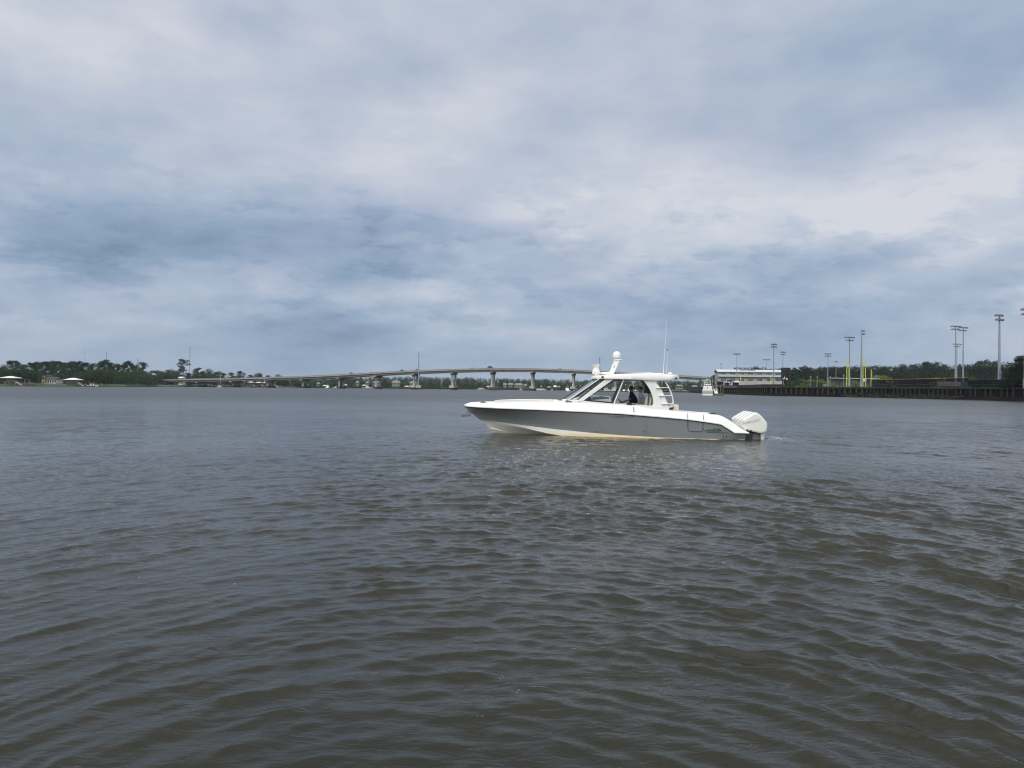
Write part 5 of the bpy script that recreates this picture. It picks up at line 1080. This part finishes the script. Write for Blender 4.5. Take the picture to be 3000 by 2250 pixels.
# white stand and blue-roofed shed beyond the field
D = 500; x = xat(2458, D); root = empty('stadium_stand', (x, D, GR), 0, 'low pale stadium stand with white uneven top below the dark wood', 'stand')
q = random.Random(4); m2 = MB(); m2.box(-16, 10, 0, 6, 0, 2.4); m2.build('base', 'concrete', root)
for k in range(9): xx = -15 + k * 2.7; m2 = MB(); m2.box(xx, xx + q.uniform(1.3, 2.6), -.2, 3, 2.4, 2.9 + q.uniform(0, 1.4)); m2.build('seat_block', 'whiteroof' if k % 2 else 'wallw', root)
D = 480; x = xat(2510, D); root = empty('open_shed', (x, D, GR), 0, 'long low shed with a thin pale blue roof behind the foul poles', 'shed'); h = zat(2510, 1108, D) - GR; m2 = MB(); m2.box(-19, 14, -3, 3, h - .35, h); m2.build('roof', 'metalroof', root, bevel=.05); m2 = MB(); m2.box(-18, 13, 2.5, 2.8, 0, h - .35); m2.build('wall', 'roofg', root)
for k in range(7): m2 = MB(); m2.box(-18 + k * 5, -17.7 + k * 5, -2.9, -2.6, 0, h - .35); m2.build('post', 'trim', root)
for px, D, y0, w, h_, m, lb, nm in ((2384, 350, 1121.5, 1.0, 2.4, 'black', 'left of the two black bins on the low fence line', 'tall_bin'), (2401, 350, 1121.5, 1.0, 2.4, 'black', 'right of the two black bins on the low fence line', 'tall_bin'), (2530, 420, 1110, 1.4, 1.6, 'wallw', 'small white board by the double foul pole', 'notice_board')):
    x = xat(px, D); root = empty(nm, (x, D, GR), 0, lb, nm.replace('_', ' ')); m2 = MB(); b = zat(px, y0, D) - GR; m2.box(-w, w, -.4, .4, max(0, b - h_), b); m2.build('body' if 'bin' in nm else 'panel', m, root, bevel=.06)
    if 'bin' in nm: m2 = MB(); m2.box(-w * 1.05, w * 1.05, -.45, .45, b, b + .12); m2.build('lid', 'dark', root)
    else:
        for s in (-1, 1): m2 = MB(); m2.box(s * w * .8 - .06, s * w * .8 + .06, -.05, .05, 0, max(.2, b - h_)); m2.build('leg', 'pole', root)
# panels, vehicles and low sheds seen through the yellow-topped fence
for px, D, w, h_, m, lb in ((2790, 262, 5.5, 1.7, 'silver', 'silver trailer side seen through the yellow topped fence'), (2826, 256, 1.2, 1.6, 'bluepaint', 'small blue board at the right end of the yellow topped fence')):
    x = xat(px, D); root = empty('advert_board', (x, D, GR), 0, lb, 'board'); m2 = MB(); m2.box(-w, w, 0, .15, .9, .9 + h_); m2.build('panel', m, root, bevel=.02)
    for s in (-1, 0, 1): m2 = MB(); m2.box(s * w * .85 - .06, s * w * .85 + .06, .16, .24, 0, .9 + h_ * .8); m2.build('leg', 'pole', root)
for px, D, c, lb in ((2625, 330, 'silver', 'grey car behind the yellow topped fence'), (2436, 460, 'white', 'white car in front of the pale stadium stand'), (2452, 462, 'white', 'second white car in front of the pale stadium stand'), (2600, 345, 'trim', 'dark car left of the grey one behind the fence')):
    put_car(c, xat(px, D), D, GR, R(5), lb, 'parked_car', 'cars parked by the field')
D = 300
for px, lb in ((2599, 'left yellow padded bar on the fence'), (2614, 'right yellow padded bar on the fence')):
    x = xat(px, D); root = empty('yellow_bar', (x, D, zat(px, 1119.5, D)), 0, lb, 'bar'); m2 = MB(); m2.box(-.5, .5, -.1, .1, 0, .28); m2.build('pad', 'yellow', root, bevel=.03); m2 = MB(); m2.box(-.04, .04, -.05, .05, -1.5, 0); m2.build('stem', 'black', root)
for px, yt, D, lb in ((2375, 1102, 470, 'left short pole among the shrubs right of the scoreboard'), (2394, 1102, 470, 'second short pole among the shrubs right of the scoreboard'), (2432, 1102, 460, 'short pole by the pale stadium stand'), (2566, 1099, 450, 'short pole with a loudspeaker right of the yellow foul poles'), (2471, 1097, 440, 'thin black pole left of the first yellow foul pole'), (2768, 1105, 300, 'short lamp pole behind the yellow topped fence')):
    root, h = pole('short_pole', px, yt, D, GR, .16, 'pole', lb, 'pole'); m2 = MB(); m2.beam((-.7, 0, h - .4), (.7, 0, h - .4), .14); m2.box(-.3, .3, -.2, .2, h - 1.3, h - .7); m2.build('fitting', 'pole', root)

# ================================================================== boathouses, docks, houses
def boathouse(px0, px1, yt, ye, yd, D, label, group, gang=None, closed=False, water_y=0.0):
    xa_, xb_ = xat(px0, D), xat(px1, D); xm = (xa_ + xb_) / 2; w = (xb_ - xa_) / 2; zt_, ze_, zd = (zat((px0 + px1) / 2, y, D) for y in (yt, ye, yd)); root = empty('boathouse', (xm, D, 0), 0, label, 'boathouse', group)
    dp = min(w, 5); m2 = MB(); m2.add([(-w, -dp, ze_), (w, -dp, ze_), (w, dp, ze_), (-w, dp, ze_), (-w * .25, 0, zt_), (w * .25, 0, zt_)], [(0, 1, 5, 4), (1, 2, 5), (2, 3, 4, 5), (3, 0, 4), (3, 2, 1, 0)]); m2.build('roof', 'whiteroof', root)
    m2 = MB(); m2.box(-w * .92, w * .92, -dp * .9, dp * .9, zd - .3, zd); m2.build('deck', 'wood', root); m2 = MB(); m2.box(-w * .9, w * .9, -dp * .88, -dp * .85, zd + .9, zd + 1.0); m2.build('railing', 'wood', root)
    for k in range(5):
        x = -w * .88 + w * 1.76 * k / 4
        for s in (-1, 1):
            m2 = MB(); m2.tube([(x, s * dp * .85, zd), (x, s * dp * .85, ze_ + .05)], .13, 6); m2.build('roof_post', 'wood', root)
            m2 = MB(); m2.tube([(x, s * dp * .85, -.5), (x, s * dp * .85, zd - .3)], .26, 6); m2.build('pile', 'wooddark', root)
    m2 = MB(); m2.beam((-w * .88, -dp * .85, .6), (-w * .4, -dp * .85, zd - .4), .15); m2.beam((w * .4, -dp * .85, zd - .4), (w * .88, -dp * .85, .6), .15); m2.box(-w * .9, w * .9, -dp * .9, -dp * .8, .3, .7); m2.build('bracing', 'wooddark', root)
    if closed: m2 = MB(); m2.box(-w * .5, w * .6, -.1, .1, zd, zd + (ze_ - zd) * .8); m2.build('screen_wall', 'roofg', root)
    if gang:
        gx = xat(gang, D) - xm; m2 = MB()
        for s in (-.8, .8): m2.beam((w * .85, s - dp * .5, zd), (gx, s - dp * .5, .5), .16, .25); m2.beam((w * .85, s - dp * .5, zd + 1.0), (gx, s - dp * .5, 1.5), .1, .1)
        for k in range(9): t = k / 8; a = Vector((w * .85, 0, zd)).lerp(Vector((gx, 0, .5)), t); m2.beam((a.x, -dp * .5 - .8, a.z), (a.x, -dp * .5 - .8, a.z + 1), .07)
        m2.add([(w * .85, -.8 - dp * .5, zd), (w * .85, .8 - dp * .5, zd), (gx, .8 - dp * .5, .5), (gx, -.8 - dp * .5, .5)], [(0, 1, 2, 3)]); m2.build('gangway', 'concrete', root)
    return root
boathouse(7, 54, 1102, 1107.6, 1117.8, 508, 'larger white roofed boathouse at the far left', 'white roofed boathouses', 72, True)
boathouse(193, 236, 1107, 1113, 1121.2, 585, 'second white roofed boathouse right of the dark roofed house', 'white roofed boathouses', 249, True)
def floatdock(px0, px1, D, label, piles=(), n='floating_dock'):
    xa_, xb_ = xat(px0, D), xat(px1, D); xm = (xa_ + xb_) / 2; root = empty(n, (xm, D, 0), 0, label, 'dock'); m2 = MB(); m2.box(xa_ - xm, xb_ - xm, -1.2, 1.2, -.1, .55); m2.build('float', 'wooddark', root); m2 = MB(); m2.box(xa_ - xm, xb_ - xm, -1.25, 1.25, .56, .62); m2.build('decking', 'wood', root)
    for p, y in piles: m2 = MB(); m2.tube([(xat(p, D) - xm, 1.3, -.5), (xat(p, D) - xm, 1.3, zat(p, y, D))], .26, 6); m2.build('pile', 'wood', root)
floatdock(53, 99, 500, 'long low floating dock below the far left boathouse', ((69, 1110), (81, 1111)))
floatdock(248, 276, 578, 'short floating dock with tall piles right of the second boathouse', ((249, 1117.5), (260, 1117.5), (268, 1119), (274, 1119)))
def walkway(px0, px1, D0, D1, label, n=12, zt=1.9):
    a = Vector((xat(px0, D0), D0, zt)); b = Vector((xat(px1, D1), D1, zt)); root = empty('walkway', (a.x, a.y, 0), 0, label, 'walkway'); m2 = MB(); m2.beam(a, b, 1.6, .2); o3 = (a.x, a.y, 0); child(m2, 'decking', 'wooddark', root, o3)
    for k in range(n): p = a.lerp(b, k / (n - 1)); m2 = MB(); m2.tube([(p.x, p.y, -.4), (p.x, p.y, zt + .9)], .2, 6); child(m2, 'pile', 'wooddark', root, o3)
    m2 = MB(); m2.beam(a + Vector((0, 0, .9)), b + Vector((0, 0, .9)), .1); child(m2, 'handrail', 'wood', root, o3)
walkway(75, 193, 525, 590, 'low dark timber walkway across the marsh between the two boathouses', 9, 1.5)
walkway(-30, 8, 480, 506, 'timber walkway leading left out of view', 4, 3.2)
def house(px0, px1, ye, yr, D, zb, wall_m, roof_m, label, group=None, dpt=9, wins=3, storeys=2, gable=False):
    xa_, xb_ = xat(px0, D), xat(px1, D); xm = (xa_ + xb_) / 2; w = (xb_ - xa_) / 2; pc = (px0 + px1) / 2; ze_ = zat(pc, ye, D) - zb; zr_ = zat(pc, yr, D) - zb; root = empty('house', (xm, D, zb), 0, label, 'house', group)
    m2 = MB(); m2.box(-w, w, 0, dpt, 0, ze_)
    if gable: m2.add([(-w, 0, ze_), (w, 0, ze_), (0, 0, zr_ - .1)], [(0, 1, 2)])
    m2.build('wall', wall_m, root); m2 = MB(); o_ = .5
    if gable: m2.add([(-w - o_, -o_, ze_ - .2), (0, -o_, zr_), (0, dpt + o_, zr_), (-w - o_, dpt + o_, ze_ - .2), (w + o_, -o_, ze_ - .2), (w + o_, dpt + o_, ze_ - .2)], [(0, 1, 2, 3), (1, 4, 5, 2)])
    else: m2.add([(-w - o_, -o_, ze_), (w + o_, -o_, ze_), (w + o_, dpt + o_, ze_), (-w - o_, dpt + o_, ze_), (-w * .75, dpt / 2, zr_), (w * .75, dpt / 2, zr_)], [(0, 1, 5, 4), (1, 2, 5), (2, 3, 4, 5), (3, 0, 4)])
    m2.build('roof', roof_m, root); hs = ze_ / storeys
    for r_ in range(storeys):
        for k in range(wins):
            x = -w + 2 * w * (k + .5) / wins; ww = min(.8, w / wins * .55); m2 = MB(); m2.box(x - ww, x + ww, -.05, .02, r_ * hs + hs * .28, r_ * hs + hs * .82); m2.build('window', 'window', root)
    return root
house(122.5, 132, 1105, 1098, 592, 1.9, 'wally', 'roofd', 'narrow yellow gabled house behind the left marsh', None, 8, 1, 2, True)
house(131, 165, 1112, 1104, 590, 1.9, 'wallw', 'roofd', 'white house under a broad dark roof behind the left marsh', None, 8, 5, 1)
house(428, 447, 1098, 1092, 790, 1.9, 'wallw', 'whiteroof', 'white roofed house among trees right of the power pole', None, 9, 2, 2)
house(310, 320, 1095, 1091.5, 720, 1.9, 'wallw', 'whiteroof', 'white roof showing between the pines in the middle of the left bank', None, 8, 1, 2)
house(463, 486, 1094, 1086.5, 860, 1.9, 'roofg', 'roofg', 'grey roofed house among trees at the left end of the bridge', None, 9, 3, 2)
house(521, 533, 1107, 1103.5, 870, 1.9, 'wallw', 'whiteroof', 'white house showing over the left end of the bridge', None, 9, 3, 2)
house(655, 672, 1104, 1100, 960, 1.9, 'wallw', 'whiteroof', 'white roof showing over the bridge right of the white mast', None, 9, 2, 2)
HS = [(866, 884, 1120, 1114, 'roofg', 'broad white roofed house under the second pier gap of the bridge'), (889, 902, 1119, 1114, 'roofg', 'small white house just right of the fourth bridge pier'), (927, 935, 1123, 1121, 'roofg', 'small white house partly hidden by trees under the rising span'), (1042, 1050, 1119.5, 1117, 'roofg', 'small white house high among trees left of the blue dock roof'), (1071, 1079, 1120, 1118, 'roofg', 'tiny pale house among trees above the blue dock roof'), (1092, 1112, 1119.5, 1117, 'roofg', 'wide white house behind the sixth bridge pier'), (1148, 1171, 1120, 1115.5, 'roofg', 'large white three storey house between two bridge piers'), (1199, 1218, 1121.5, 1118, 'roofg', 'white two storey house behind the pier beside the steel pole'), (1474, 1484, 1126, 1123, 'roofg', 'pale house right of the dark pier fender'), (1488, 1504, 1125.5, 1122.5, 'roofg', 'white gabled house in the middle of the channel span'), (1507, 1532, 1127, 1123.5, 'roofg', 'long grey roofed house in the channel span'), (1534, 1544, 1128, 1126, 'roofg', 'small white house left of the second channel pier'), (1584, 1588, 1132.5, 1130.5, 'roofg', 'tiny white hut right of the second channel pier'), (1604, 1614, 1134.5, 1132, 'roofg', 'low pale house left of the white barn'), (1622, 1631, 1131.5, 1130, 'whiteroof', 'white barn on the far bank left of the motor boat cabin'), (1634, 1641, 1133, 1131, 'roofg', 'small grey house right of the white barn'), (1985, 2001, 1130, 1127.5, 'roofg', 'grey house on the far bank right of the ladder'), (2030, 2046, 1134, 1129.5, 'roofg', 'grey roofed house behind the dark fence left of the sport fishing boat')]
for a, b, c, d, rm, lb in HS: house(a, b, c + 1.3, d - .8, 1003 if a < 1980 else 640, 1.1 if a < 1980 else 1.0, 'hwall', rm, lb, 'houses on the far bank', 8, 3 if b - a > 9 else 2, 2)
for a, b, yt, lb in ((727, 743.5, 1117.7, 'first white dock roof from left under the low bridge span'), (749.5, 766.5, 1118.6, 'second white dock roof from left under the low bridge span'), (770.5, 783, 1119.2, 'third white dock roof from left under the low bridge span'), (790, 806, 1119.6, 'fourth white dock roof from left under the low bridge span')):
    boathouse(a, b, yt, yt + 2.6, 1128, 862, lb, 'dock roofs under the bridge', b + 12)
for a, b, yt, D, lb in ((1007, 1018, 1126, 985, 'white dock roof on the far bank left of the sixth pier'), (1060, 1073, 1127, 985, 'blue grey dock roof on the far bank'), (1184, 1200, 1130, 980, 'low dock roof left of the pier beside the steel pole'), (945, 960, 1128, 975, 'dark dock roof on the far bank under the rising span'), (1424, 1438, 1130, 985, 'white dock roof left of the channel pier')):
    boathouse(a, b, yt, yt + 2.4, 1135.5, D, lb, 'dock roofs on the far bank', None)
walkway(686, 735, 880, 868, 'long low pier under the bridge left of the dock roofs', 12, 2.2)
walkway(905, 950, 960, 975, 'low dark walkway on the far bank right of the fourth pier', 10, 2.0)
walkway(835, 900, 900, 950, 'pale sandy edged walkway under the bridge', 9, 1.6)

# ================================================================== moored boats
def moored(L_=9.0, cab=1, fly=0, hull_m='white'):
    root = empty('moored_boat', (0, 0, 0)); b = L_ * .15; rows = []
    for t in np.linspace(0, 1, 9):
        x = -L_ / 2 + L_ * t; w = b * (1 - max(0, (t - .45) / .55) ** 2.2); sh_ = .95 + .55 * t ** 2; rows.append([(x + .5 * t * t, -w, sh_), (x, -w * .8, .1), (x - .1, 0, -.4), (x, w * .8, .1), (x + .5 * t * t, w, sh_)])
    m2 = MB(); m2.grid(rows); m2.add(rows[0], [tuple(range(5))]); m2.build('hull', hull_m, root, smooth=True)
    m2 = MB(); m2.grid([[r[0], r[4]] for r in rows]); m2.build('deck', 'cream', root)
    if cab:
        m2 = MB(); m2.prism([(-L_ * .2, .9), (-L_ * .18, 2.2), (L_ * .12, 2.2), (L_ * .24, 1.2)], -b * .7, b * .7); m2.build('cabin', 'white', root, bevel=.08)
        m2 = MB(); m2.prism([(-L_ * .15, 1.55), (-L_ * .15, 1.95), (L_ * .12, 1.95), (L_ * .17, 1.55)], -b * .71, b * .71); m2.build('window_band', 'window', root)
    else:
        m2 = MB(); m2.prism([(-.6, 1), (-.6, 1.7), (.2, 1.7), (.5, 1)], -.5, .5); m2.build('console', 'white', root); m2 = MB()
        for x in (-.7, .5):
            for y in (-.6, .6): m2.tube([(x, y, 1), (x, y, 2.6)], .04, 5)
        m2.box(-1.1, .9, -.8, .8, 2.6, 2.7); m2.build('t_top', 'white', root); m2 = MB(); m2.box(-L_ / 2 - .5, -L_ / 2, -.3, .3, .2, 1.5); m2.build('outboard', 'dark', root)
    if fly:
        m2 = MB(); m2.prism([(-L_ * .16, 2.2), (-L_ * .14, 3.0), (L_ * .05, 3.0), (L_ * .1, 2.2)], -b * .6, b * .6); m2.build('flybridge', 'white', root, bevel=.05)
        m2 = MB(); m2.box(-L_ * .15, L_ * .06, -b * .6, b * .6, 4.4, 4.5)
        for x in (-L_ * .12, L_ * .04):
            for y in (-b * .5, b * .5): m2.tube([(x, y, 2.9), (x, y, 4.4)], .06, 5)
        m2.build('upper_roof', 'white', root); m2 = MB(); m2.tube([(-L_ * .1, 0, 4.5), (-L_ * .14, 0, 7.5)], .05, 5); m2.build('antenna', 'white', root)
    return root
KB = {'cab': moored(9, 1, 0), 'open': moored(7.5, 0, 0), 'fly': moored(14, 1, 1), 'dark': moored(9, 1, 0, 'trim')}; ub = set()
MBL = [(1406, 975, 'cab', 20, 'left of two small white boats left of the channel pier'), (1412, 978, 'open', -15, 'right of two small white boats left of the channel pier'), (1526, 960, 'open', 60, 'small white boat left of the timber fender piles'), (1569, 965, 'open', 10, 'first of the small white boats right of the second channel pier'), (1577, 966, 'cab', 170, 'second of the small white boats right of the second channel pier'), (1584, 967, 'open', 12, 'third of the small white boats right of the second channel pier'), (1590, 970, 'cab', 0, 'fourth small white boat right of the second channel pier'), (1617, 955, 'open', 80, 'tiny white boat alone in the channel'), (1661, 700, 'fly', 95, 'white flybridge yacht beside the pier left of the windscreen'),
       (1692, 720, 'cab', 30, 'white boat right of the pier left of the windscreen'), (1706, 740, 'open', 10, 'white boat seen just above the windscreen foot'), (1722, 760, 'cab', 0, 'white boat seen through the windscreen'), (1742, 780, 'fly', 10, 'white yacht seen through the front side window'), (1778, 700, 'fly', 8, 'large white yacht seen through the triangular window'), (1797, 690, 'fly', 170, 'white yacht behind the thin window post'), (1815, 720, 'open', 90, 'small white boat in the open side left of the helmsman'), (1828, 720, 'cab', 80, 'white boat left of the helmsman'), (1843, 690, 'fly', 95, 'white flybridge yacht behind the helmsman'), (1862, 700, 'open', 100, 'white boat between the two people'), (1873, 705, 'cab', 90, 'white boat behind the person in light blue'),
       (1946, 735, 'dark', 0, 'dark boat seen through the ladder'), (1953, 740, 'cab', 0, 'white boat seen through the ladder'), (1974, 745, 'cab', 10, 'white boat just right of the ladder'), (1987, 750, 'fly', 5, 'white yacht on the far bank right of the ladder'), (2005, 760, 'cab', 0, 'white boat near the pale green bush'), (1005 - 20, 950, 'cab', 5, 'low white motor boat left of the fifth bridge pier'), (1077, 970, 'fly', 20, 'white boat beside the blue grey dock roof'), (961, 965, 'fly', 90, 'white boat at the dark dock roof under the rising span'), (270.5, 583, 'cab', 5, 'small white cabin boat at the short floating dock on the left')]
for px, D, k, rz, lb in MBL:
    o = KB[k]
    if k in ub: o = copy_tree(o)
    ub.add(k); o.name = 'moored_boat'; o.location = (xat(px, D), D, 0); o.rotation_euler = (0, 0, R(rz)); tag(o, lb, 'boat', 'white boats moored far off')
q = random.Random(12)
PL = [(1688, 700), (1700, 700), (1712, 705), (1822, 690), (1833, 690), (1856, 690), (1941, 720), (1966, 720)]
for i, (px, D) in enumerate(PL):
    root, h = pole('mooring_pile', px, 1130 + q.uniform(-3, 2), D, -.4, .3, 'wood', f'pale mooring pile, {ORD[i]} from left among the marina boats', 'pile', group='mooring piles of the marina', r2=.28); m2 = MB(); m2.lathe((0, 0, h), [(.34, -.3), (.34, 0), (.05, .35)], 8); m2.build('cap', 'whiteroof', root)
floatdock(1680, 1880, 688, 'long low marina dock behind the motor boat cabin'); floatdock(1935, 2010, 735, 'low marina dock seen through the ladder')
# sailboat
D = 650; x = xat(644, D); root = empty('sailboat', (x, D, 0), R(10), 'small white sailboat with bare mast in front of the low bridge span', 'sailboat'); m2 = MB(); rows = []
for t in np.linspace(0, 1, 9): w = 1.1 * math.sin(math.pi * min(1, .25 + .75 * (1 - t))) ** .8; rows.append([(-2.6 + 5.4 * t, -w, .85 + .25 * t), (-2.5 + 5 * t, -w * .6, 0), (-2.4 + 4.8 * t, 0, -.4), (-2.5 + 5 * t, w * .6, 0), (-2.6 + 5.4 * t, w, .85 + .25 * t)])
m2.grid(rows); m2.grid([[r[0], r[4]] for r in rows]); m2.build('hull', 'white', root, smooth=True); m2 = MB(); m2.prism([(-.8, .9), (-.7, 1.3), (.9, 1.25), (1.2, .95)], -.6, .6); m2.build('cabin', 'white', root, bevel=.05)
m2 = MB(); m2.tube([(.4, 0, .9), (.4, 0, zat(644, 1100.5, D))], .10, 6); m2.build('mast', 'white', root); m2 = MB(); m2.tube([(.4, 0, 2.0), (-2.2, 0, 2.1)], .12, 6); m2.build('boom', 'white', root)
# sport fishing boat seen from astern, with its dock
D = 305; px0, px1 = 2057.5, 2088.5; x = xat(2073, D); root = empty('sport_fishing_boat', (x, D, 0), R(-15.5), 'white sport fishing boat with tuna tower moored stern to us beside the dock', 'fishing boat'); s = (px1 - px0) * D / F / 2
S1 = D / F
def zz3(y): return zat(2073, y, D)
m2 = MB(); rows = []
for yy, wf, dz in ((0, 1.0, 0), (3, 1.02, .05), (8, .98, .4), (12, .6, .9), (14.5, .08, 1.2)): rows.append([(-s * wf, yy, zz3(1143) + dz), (-s * wf * .95, yy, .6), (-s * wf * .9, yy, -.3), (s * wf * .9, yy, -.3), (s * wf * .95, yy, .6), (s * wf, yy, zz3(1143) + dz)])
m2.grid(rows); m2.add(rows[0], [tuple(range(6))]); m2.build('hull', 'white', root, smooth=True)
m2 = MB(); m2.add([(-s * .96, -.02, .7), (s * .96, -.02, .7), (s, -.02, zz3(1144.5)), (-s, -.02, zz3(1144.5))], [(0, 1, 2, 3)]); m2.build('transom_panel', 'concrete', root)
m2 = MB(); m2.prism([(-s * .82, zz3(1144)), (-s * .78, zz3(1131)), (s * .78, zz3(1131)), (s * .85, zz3(1144))], 2.5, 9); m2.build('cockpit_bulkhead', 'white', root, bevel=.1)
m2 = MB(); m2.prism([(-s * .66, zz3(1132)), (-s * .60, zz3(1124.5)), (s * .60, zz3(1124.5)), (s * .68, zz3(1132))], 3.4, 8.5); m2.build('saloon', 'white', root, bevel=.08)
for k in (-1, 0, 1): m2 = MB(); m2.box(k * s * .40 - s * .15, k * s * .40 + s * .15, 3.3, 3.38, zz3(1130.5), zz3(1127)); m2.build('saloon_window', 'window', root)
m2 = MB(); m2.box(-s * .45, s * .45, 3.6, 7, zz3(1124.5), zz3(1121)); m2.build('flybridge', 'tintglass', root)
m2 = MB()
for a, b in ((-1, -1), (1, 1)):
    for yy in (3.6, 7): m2.tube([(a * s * .60, yy, zz3(1125)), (b * s * .45, yy, zz3(1110))], .07, 6)
for yv in (1121, 1115): m2.beam((-s * .55, 3.6, zz3(yv)), (s * .55, 3.6, zz3(yv)), .1); m2.beam((-s * .55, 3.6, zz3(yv)), (s * .3, 3.6, zz3(yv - 5)), .06)
m2.build('tuna_tower', 'white', root)
m2 = MB(); m2.box(-s * .33, s * .30, 3.8, 6.5, zz3(1111.5), zz3(1110)); m2.build('tower_roof', 'white', root, bevel=.05)
for sx in (-1, 1): m2 = MB(); m2.tube([(sx * s * .82, 4, zz3(1140)), (sx * s * .86, 4, zz3(1103))], [.06, .03], 5); m2.build('outrigger', 'white', root)
m2 = MB(); m2.box(-.15, .15, 2.4, 2.45, zz3(1137.5), zz3(1134.5)); m2.build('cockpit_door', 'dark', root)
D = 318; x = xat(2098, D); root = empty('boat_dock', (x, D, 0), R(-15), 'brown timber landing with a pale steep gangway beside the sport fishing boat', 'dock'); 
m2 = MB(); m2.box(-2.2, 2.9, -1.5, 1.5, .1, .75); m2.build('float', 'wood', root); m2 = MB()
a = Vector((.1, -.5, .8)); b = Vector((-.5, 6, zat(2098, 1139, D + 6))); 
m2.add([a + Vector((-.75, 0, 0)), a + Vector((.75, 0, 0)), b + Vector((.65, 0, 0)), b + Vector((-.65, 0, 0))], [(0, 1, 2, 3)])
for sx in (-.7, .7): m2.beam(a + Vector((sx, 0, 1.0)), b + Vector((sx * .9, 0, 1.0)), .08); m2.beam(a + Vector((sx, 0, 0)), a + Vector((sx, 0, 1)), .08); m2.beam(b + Vector((sx * .9, 0, 0)), b + Vector((sx * .9, 0, 1.4)), .12)
m2.build('gangway', 'whiteroof', root)
for i in range(6): xx = -2.6 + i * 1.15; m2 = MB(); m2.tube([(xx, 3 + i % 2 * 3, -.4), (xx, 3 + i % 2 * 3, 4.6 + .3 * (i % 3))], .2, 6); m2.build('pile', 'wood', root)
m2 = MB(); m2.box(-3.2, 3.4, 5.5, 9.5, 3.9, 4.15); m2.build('platform', 'wood', root); m2 = MB(); m2.box(-3.2, 3.4, 8.5, 8.7, -.4, 3.9); m2.build('backing_boards', 'wooddark', root)
m2 = MB(); m2.add([(-2.4, 5.6, 6.1), (2.6, 5.6, 6.1), (2.6, 9, 6.3), (-2.4, 9, 6.3), (-2.4, 5.6, 6.25), (2.6, 5.6, 6.25), (2.6, 9, 6.45), (-2.4, 9, 6.45)], [(3, 2, 1, 0), (4, 5, 6, 7), (0, 1, 5, 4), (1, 2, 6, 5), (2, 3, 7, 6), (3, 0, 4, 7)]); m2.build('shelter_roof', 'tent', root)
for sx in (-2.3, 2.5): m2 = MB(); m2.tube([(sx, 5.8, 4.1), (sx, 5.8, 6.1)], .09, 6); m2.build('shelter_post', 'wood', root)
fence(fl([(2082, 505), (2050, 545), (2022, 600)]), 1.0, zat(2050, 1132.5, 545), 'scoreb', 'black', None, 8, 'solid black fence behind the sport fishing boat')
# foam flecks drifting in the foreground
q = random.Random(21); m2 = MB()
for px, py in [(1470, 1997), (1514, 2035), (1093, 1988), (1407, 2107), (2207, 2201), (690, 1718), (408, 1700)]:
    g_ = G(px, py)
    for k in range(4): 
        bm = bmesh.new(); bmesh.ops.create_icosphere(bm, subdivisions=1, radius=q.uniform(.0015, .004) * (g_.y / 5) ** .5); ox, oy = q.gauss(0, .012), q.gauss(0, .02); m2.add([(g_.x + ox + v.co.x, g_.y + oy + v.co.y, .03 + v.co.z * .6) for v in bm.verts], [tuple(v.index for v in f.verts) for f in bm.faces]); bm.free()
tag(m2.build('foam', 'foam', smooth=True), 'small flecks of foam drifting on the water in the foreground', 'foam', kind='stuff')

# ------------------------------------------------------------------ air
def haze():
    global nt
    o = MB().box(-4300, 4300, -4300, 4300, -2, 62).build('haze', 'foam'); tag(o, 'thin pale haze lying over the river and the far banks', 'haze', kind='stuff')
    m = bpy.data.materials.new('haze_air'); m.use_nodes = True; nt = m.node_tree; nt.nodes.clear()
    v = N('ShaderNodeVolumePrincipled'); v.inputs['Color'].default_value = (.80, .88, 1.0, 1); v.inputs['Density'].default_value = .000045; v.inputs['Anisotropy'].default_value = 0.0
    out = N('ShaderNodeOutputMaterial'); nt.links.new(v.outputs[0], out.inputs['Volume']); o.data.materials.clear(); o.data.materials.append(m)
haze()
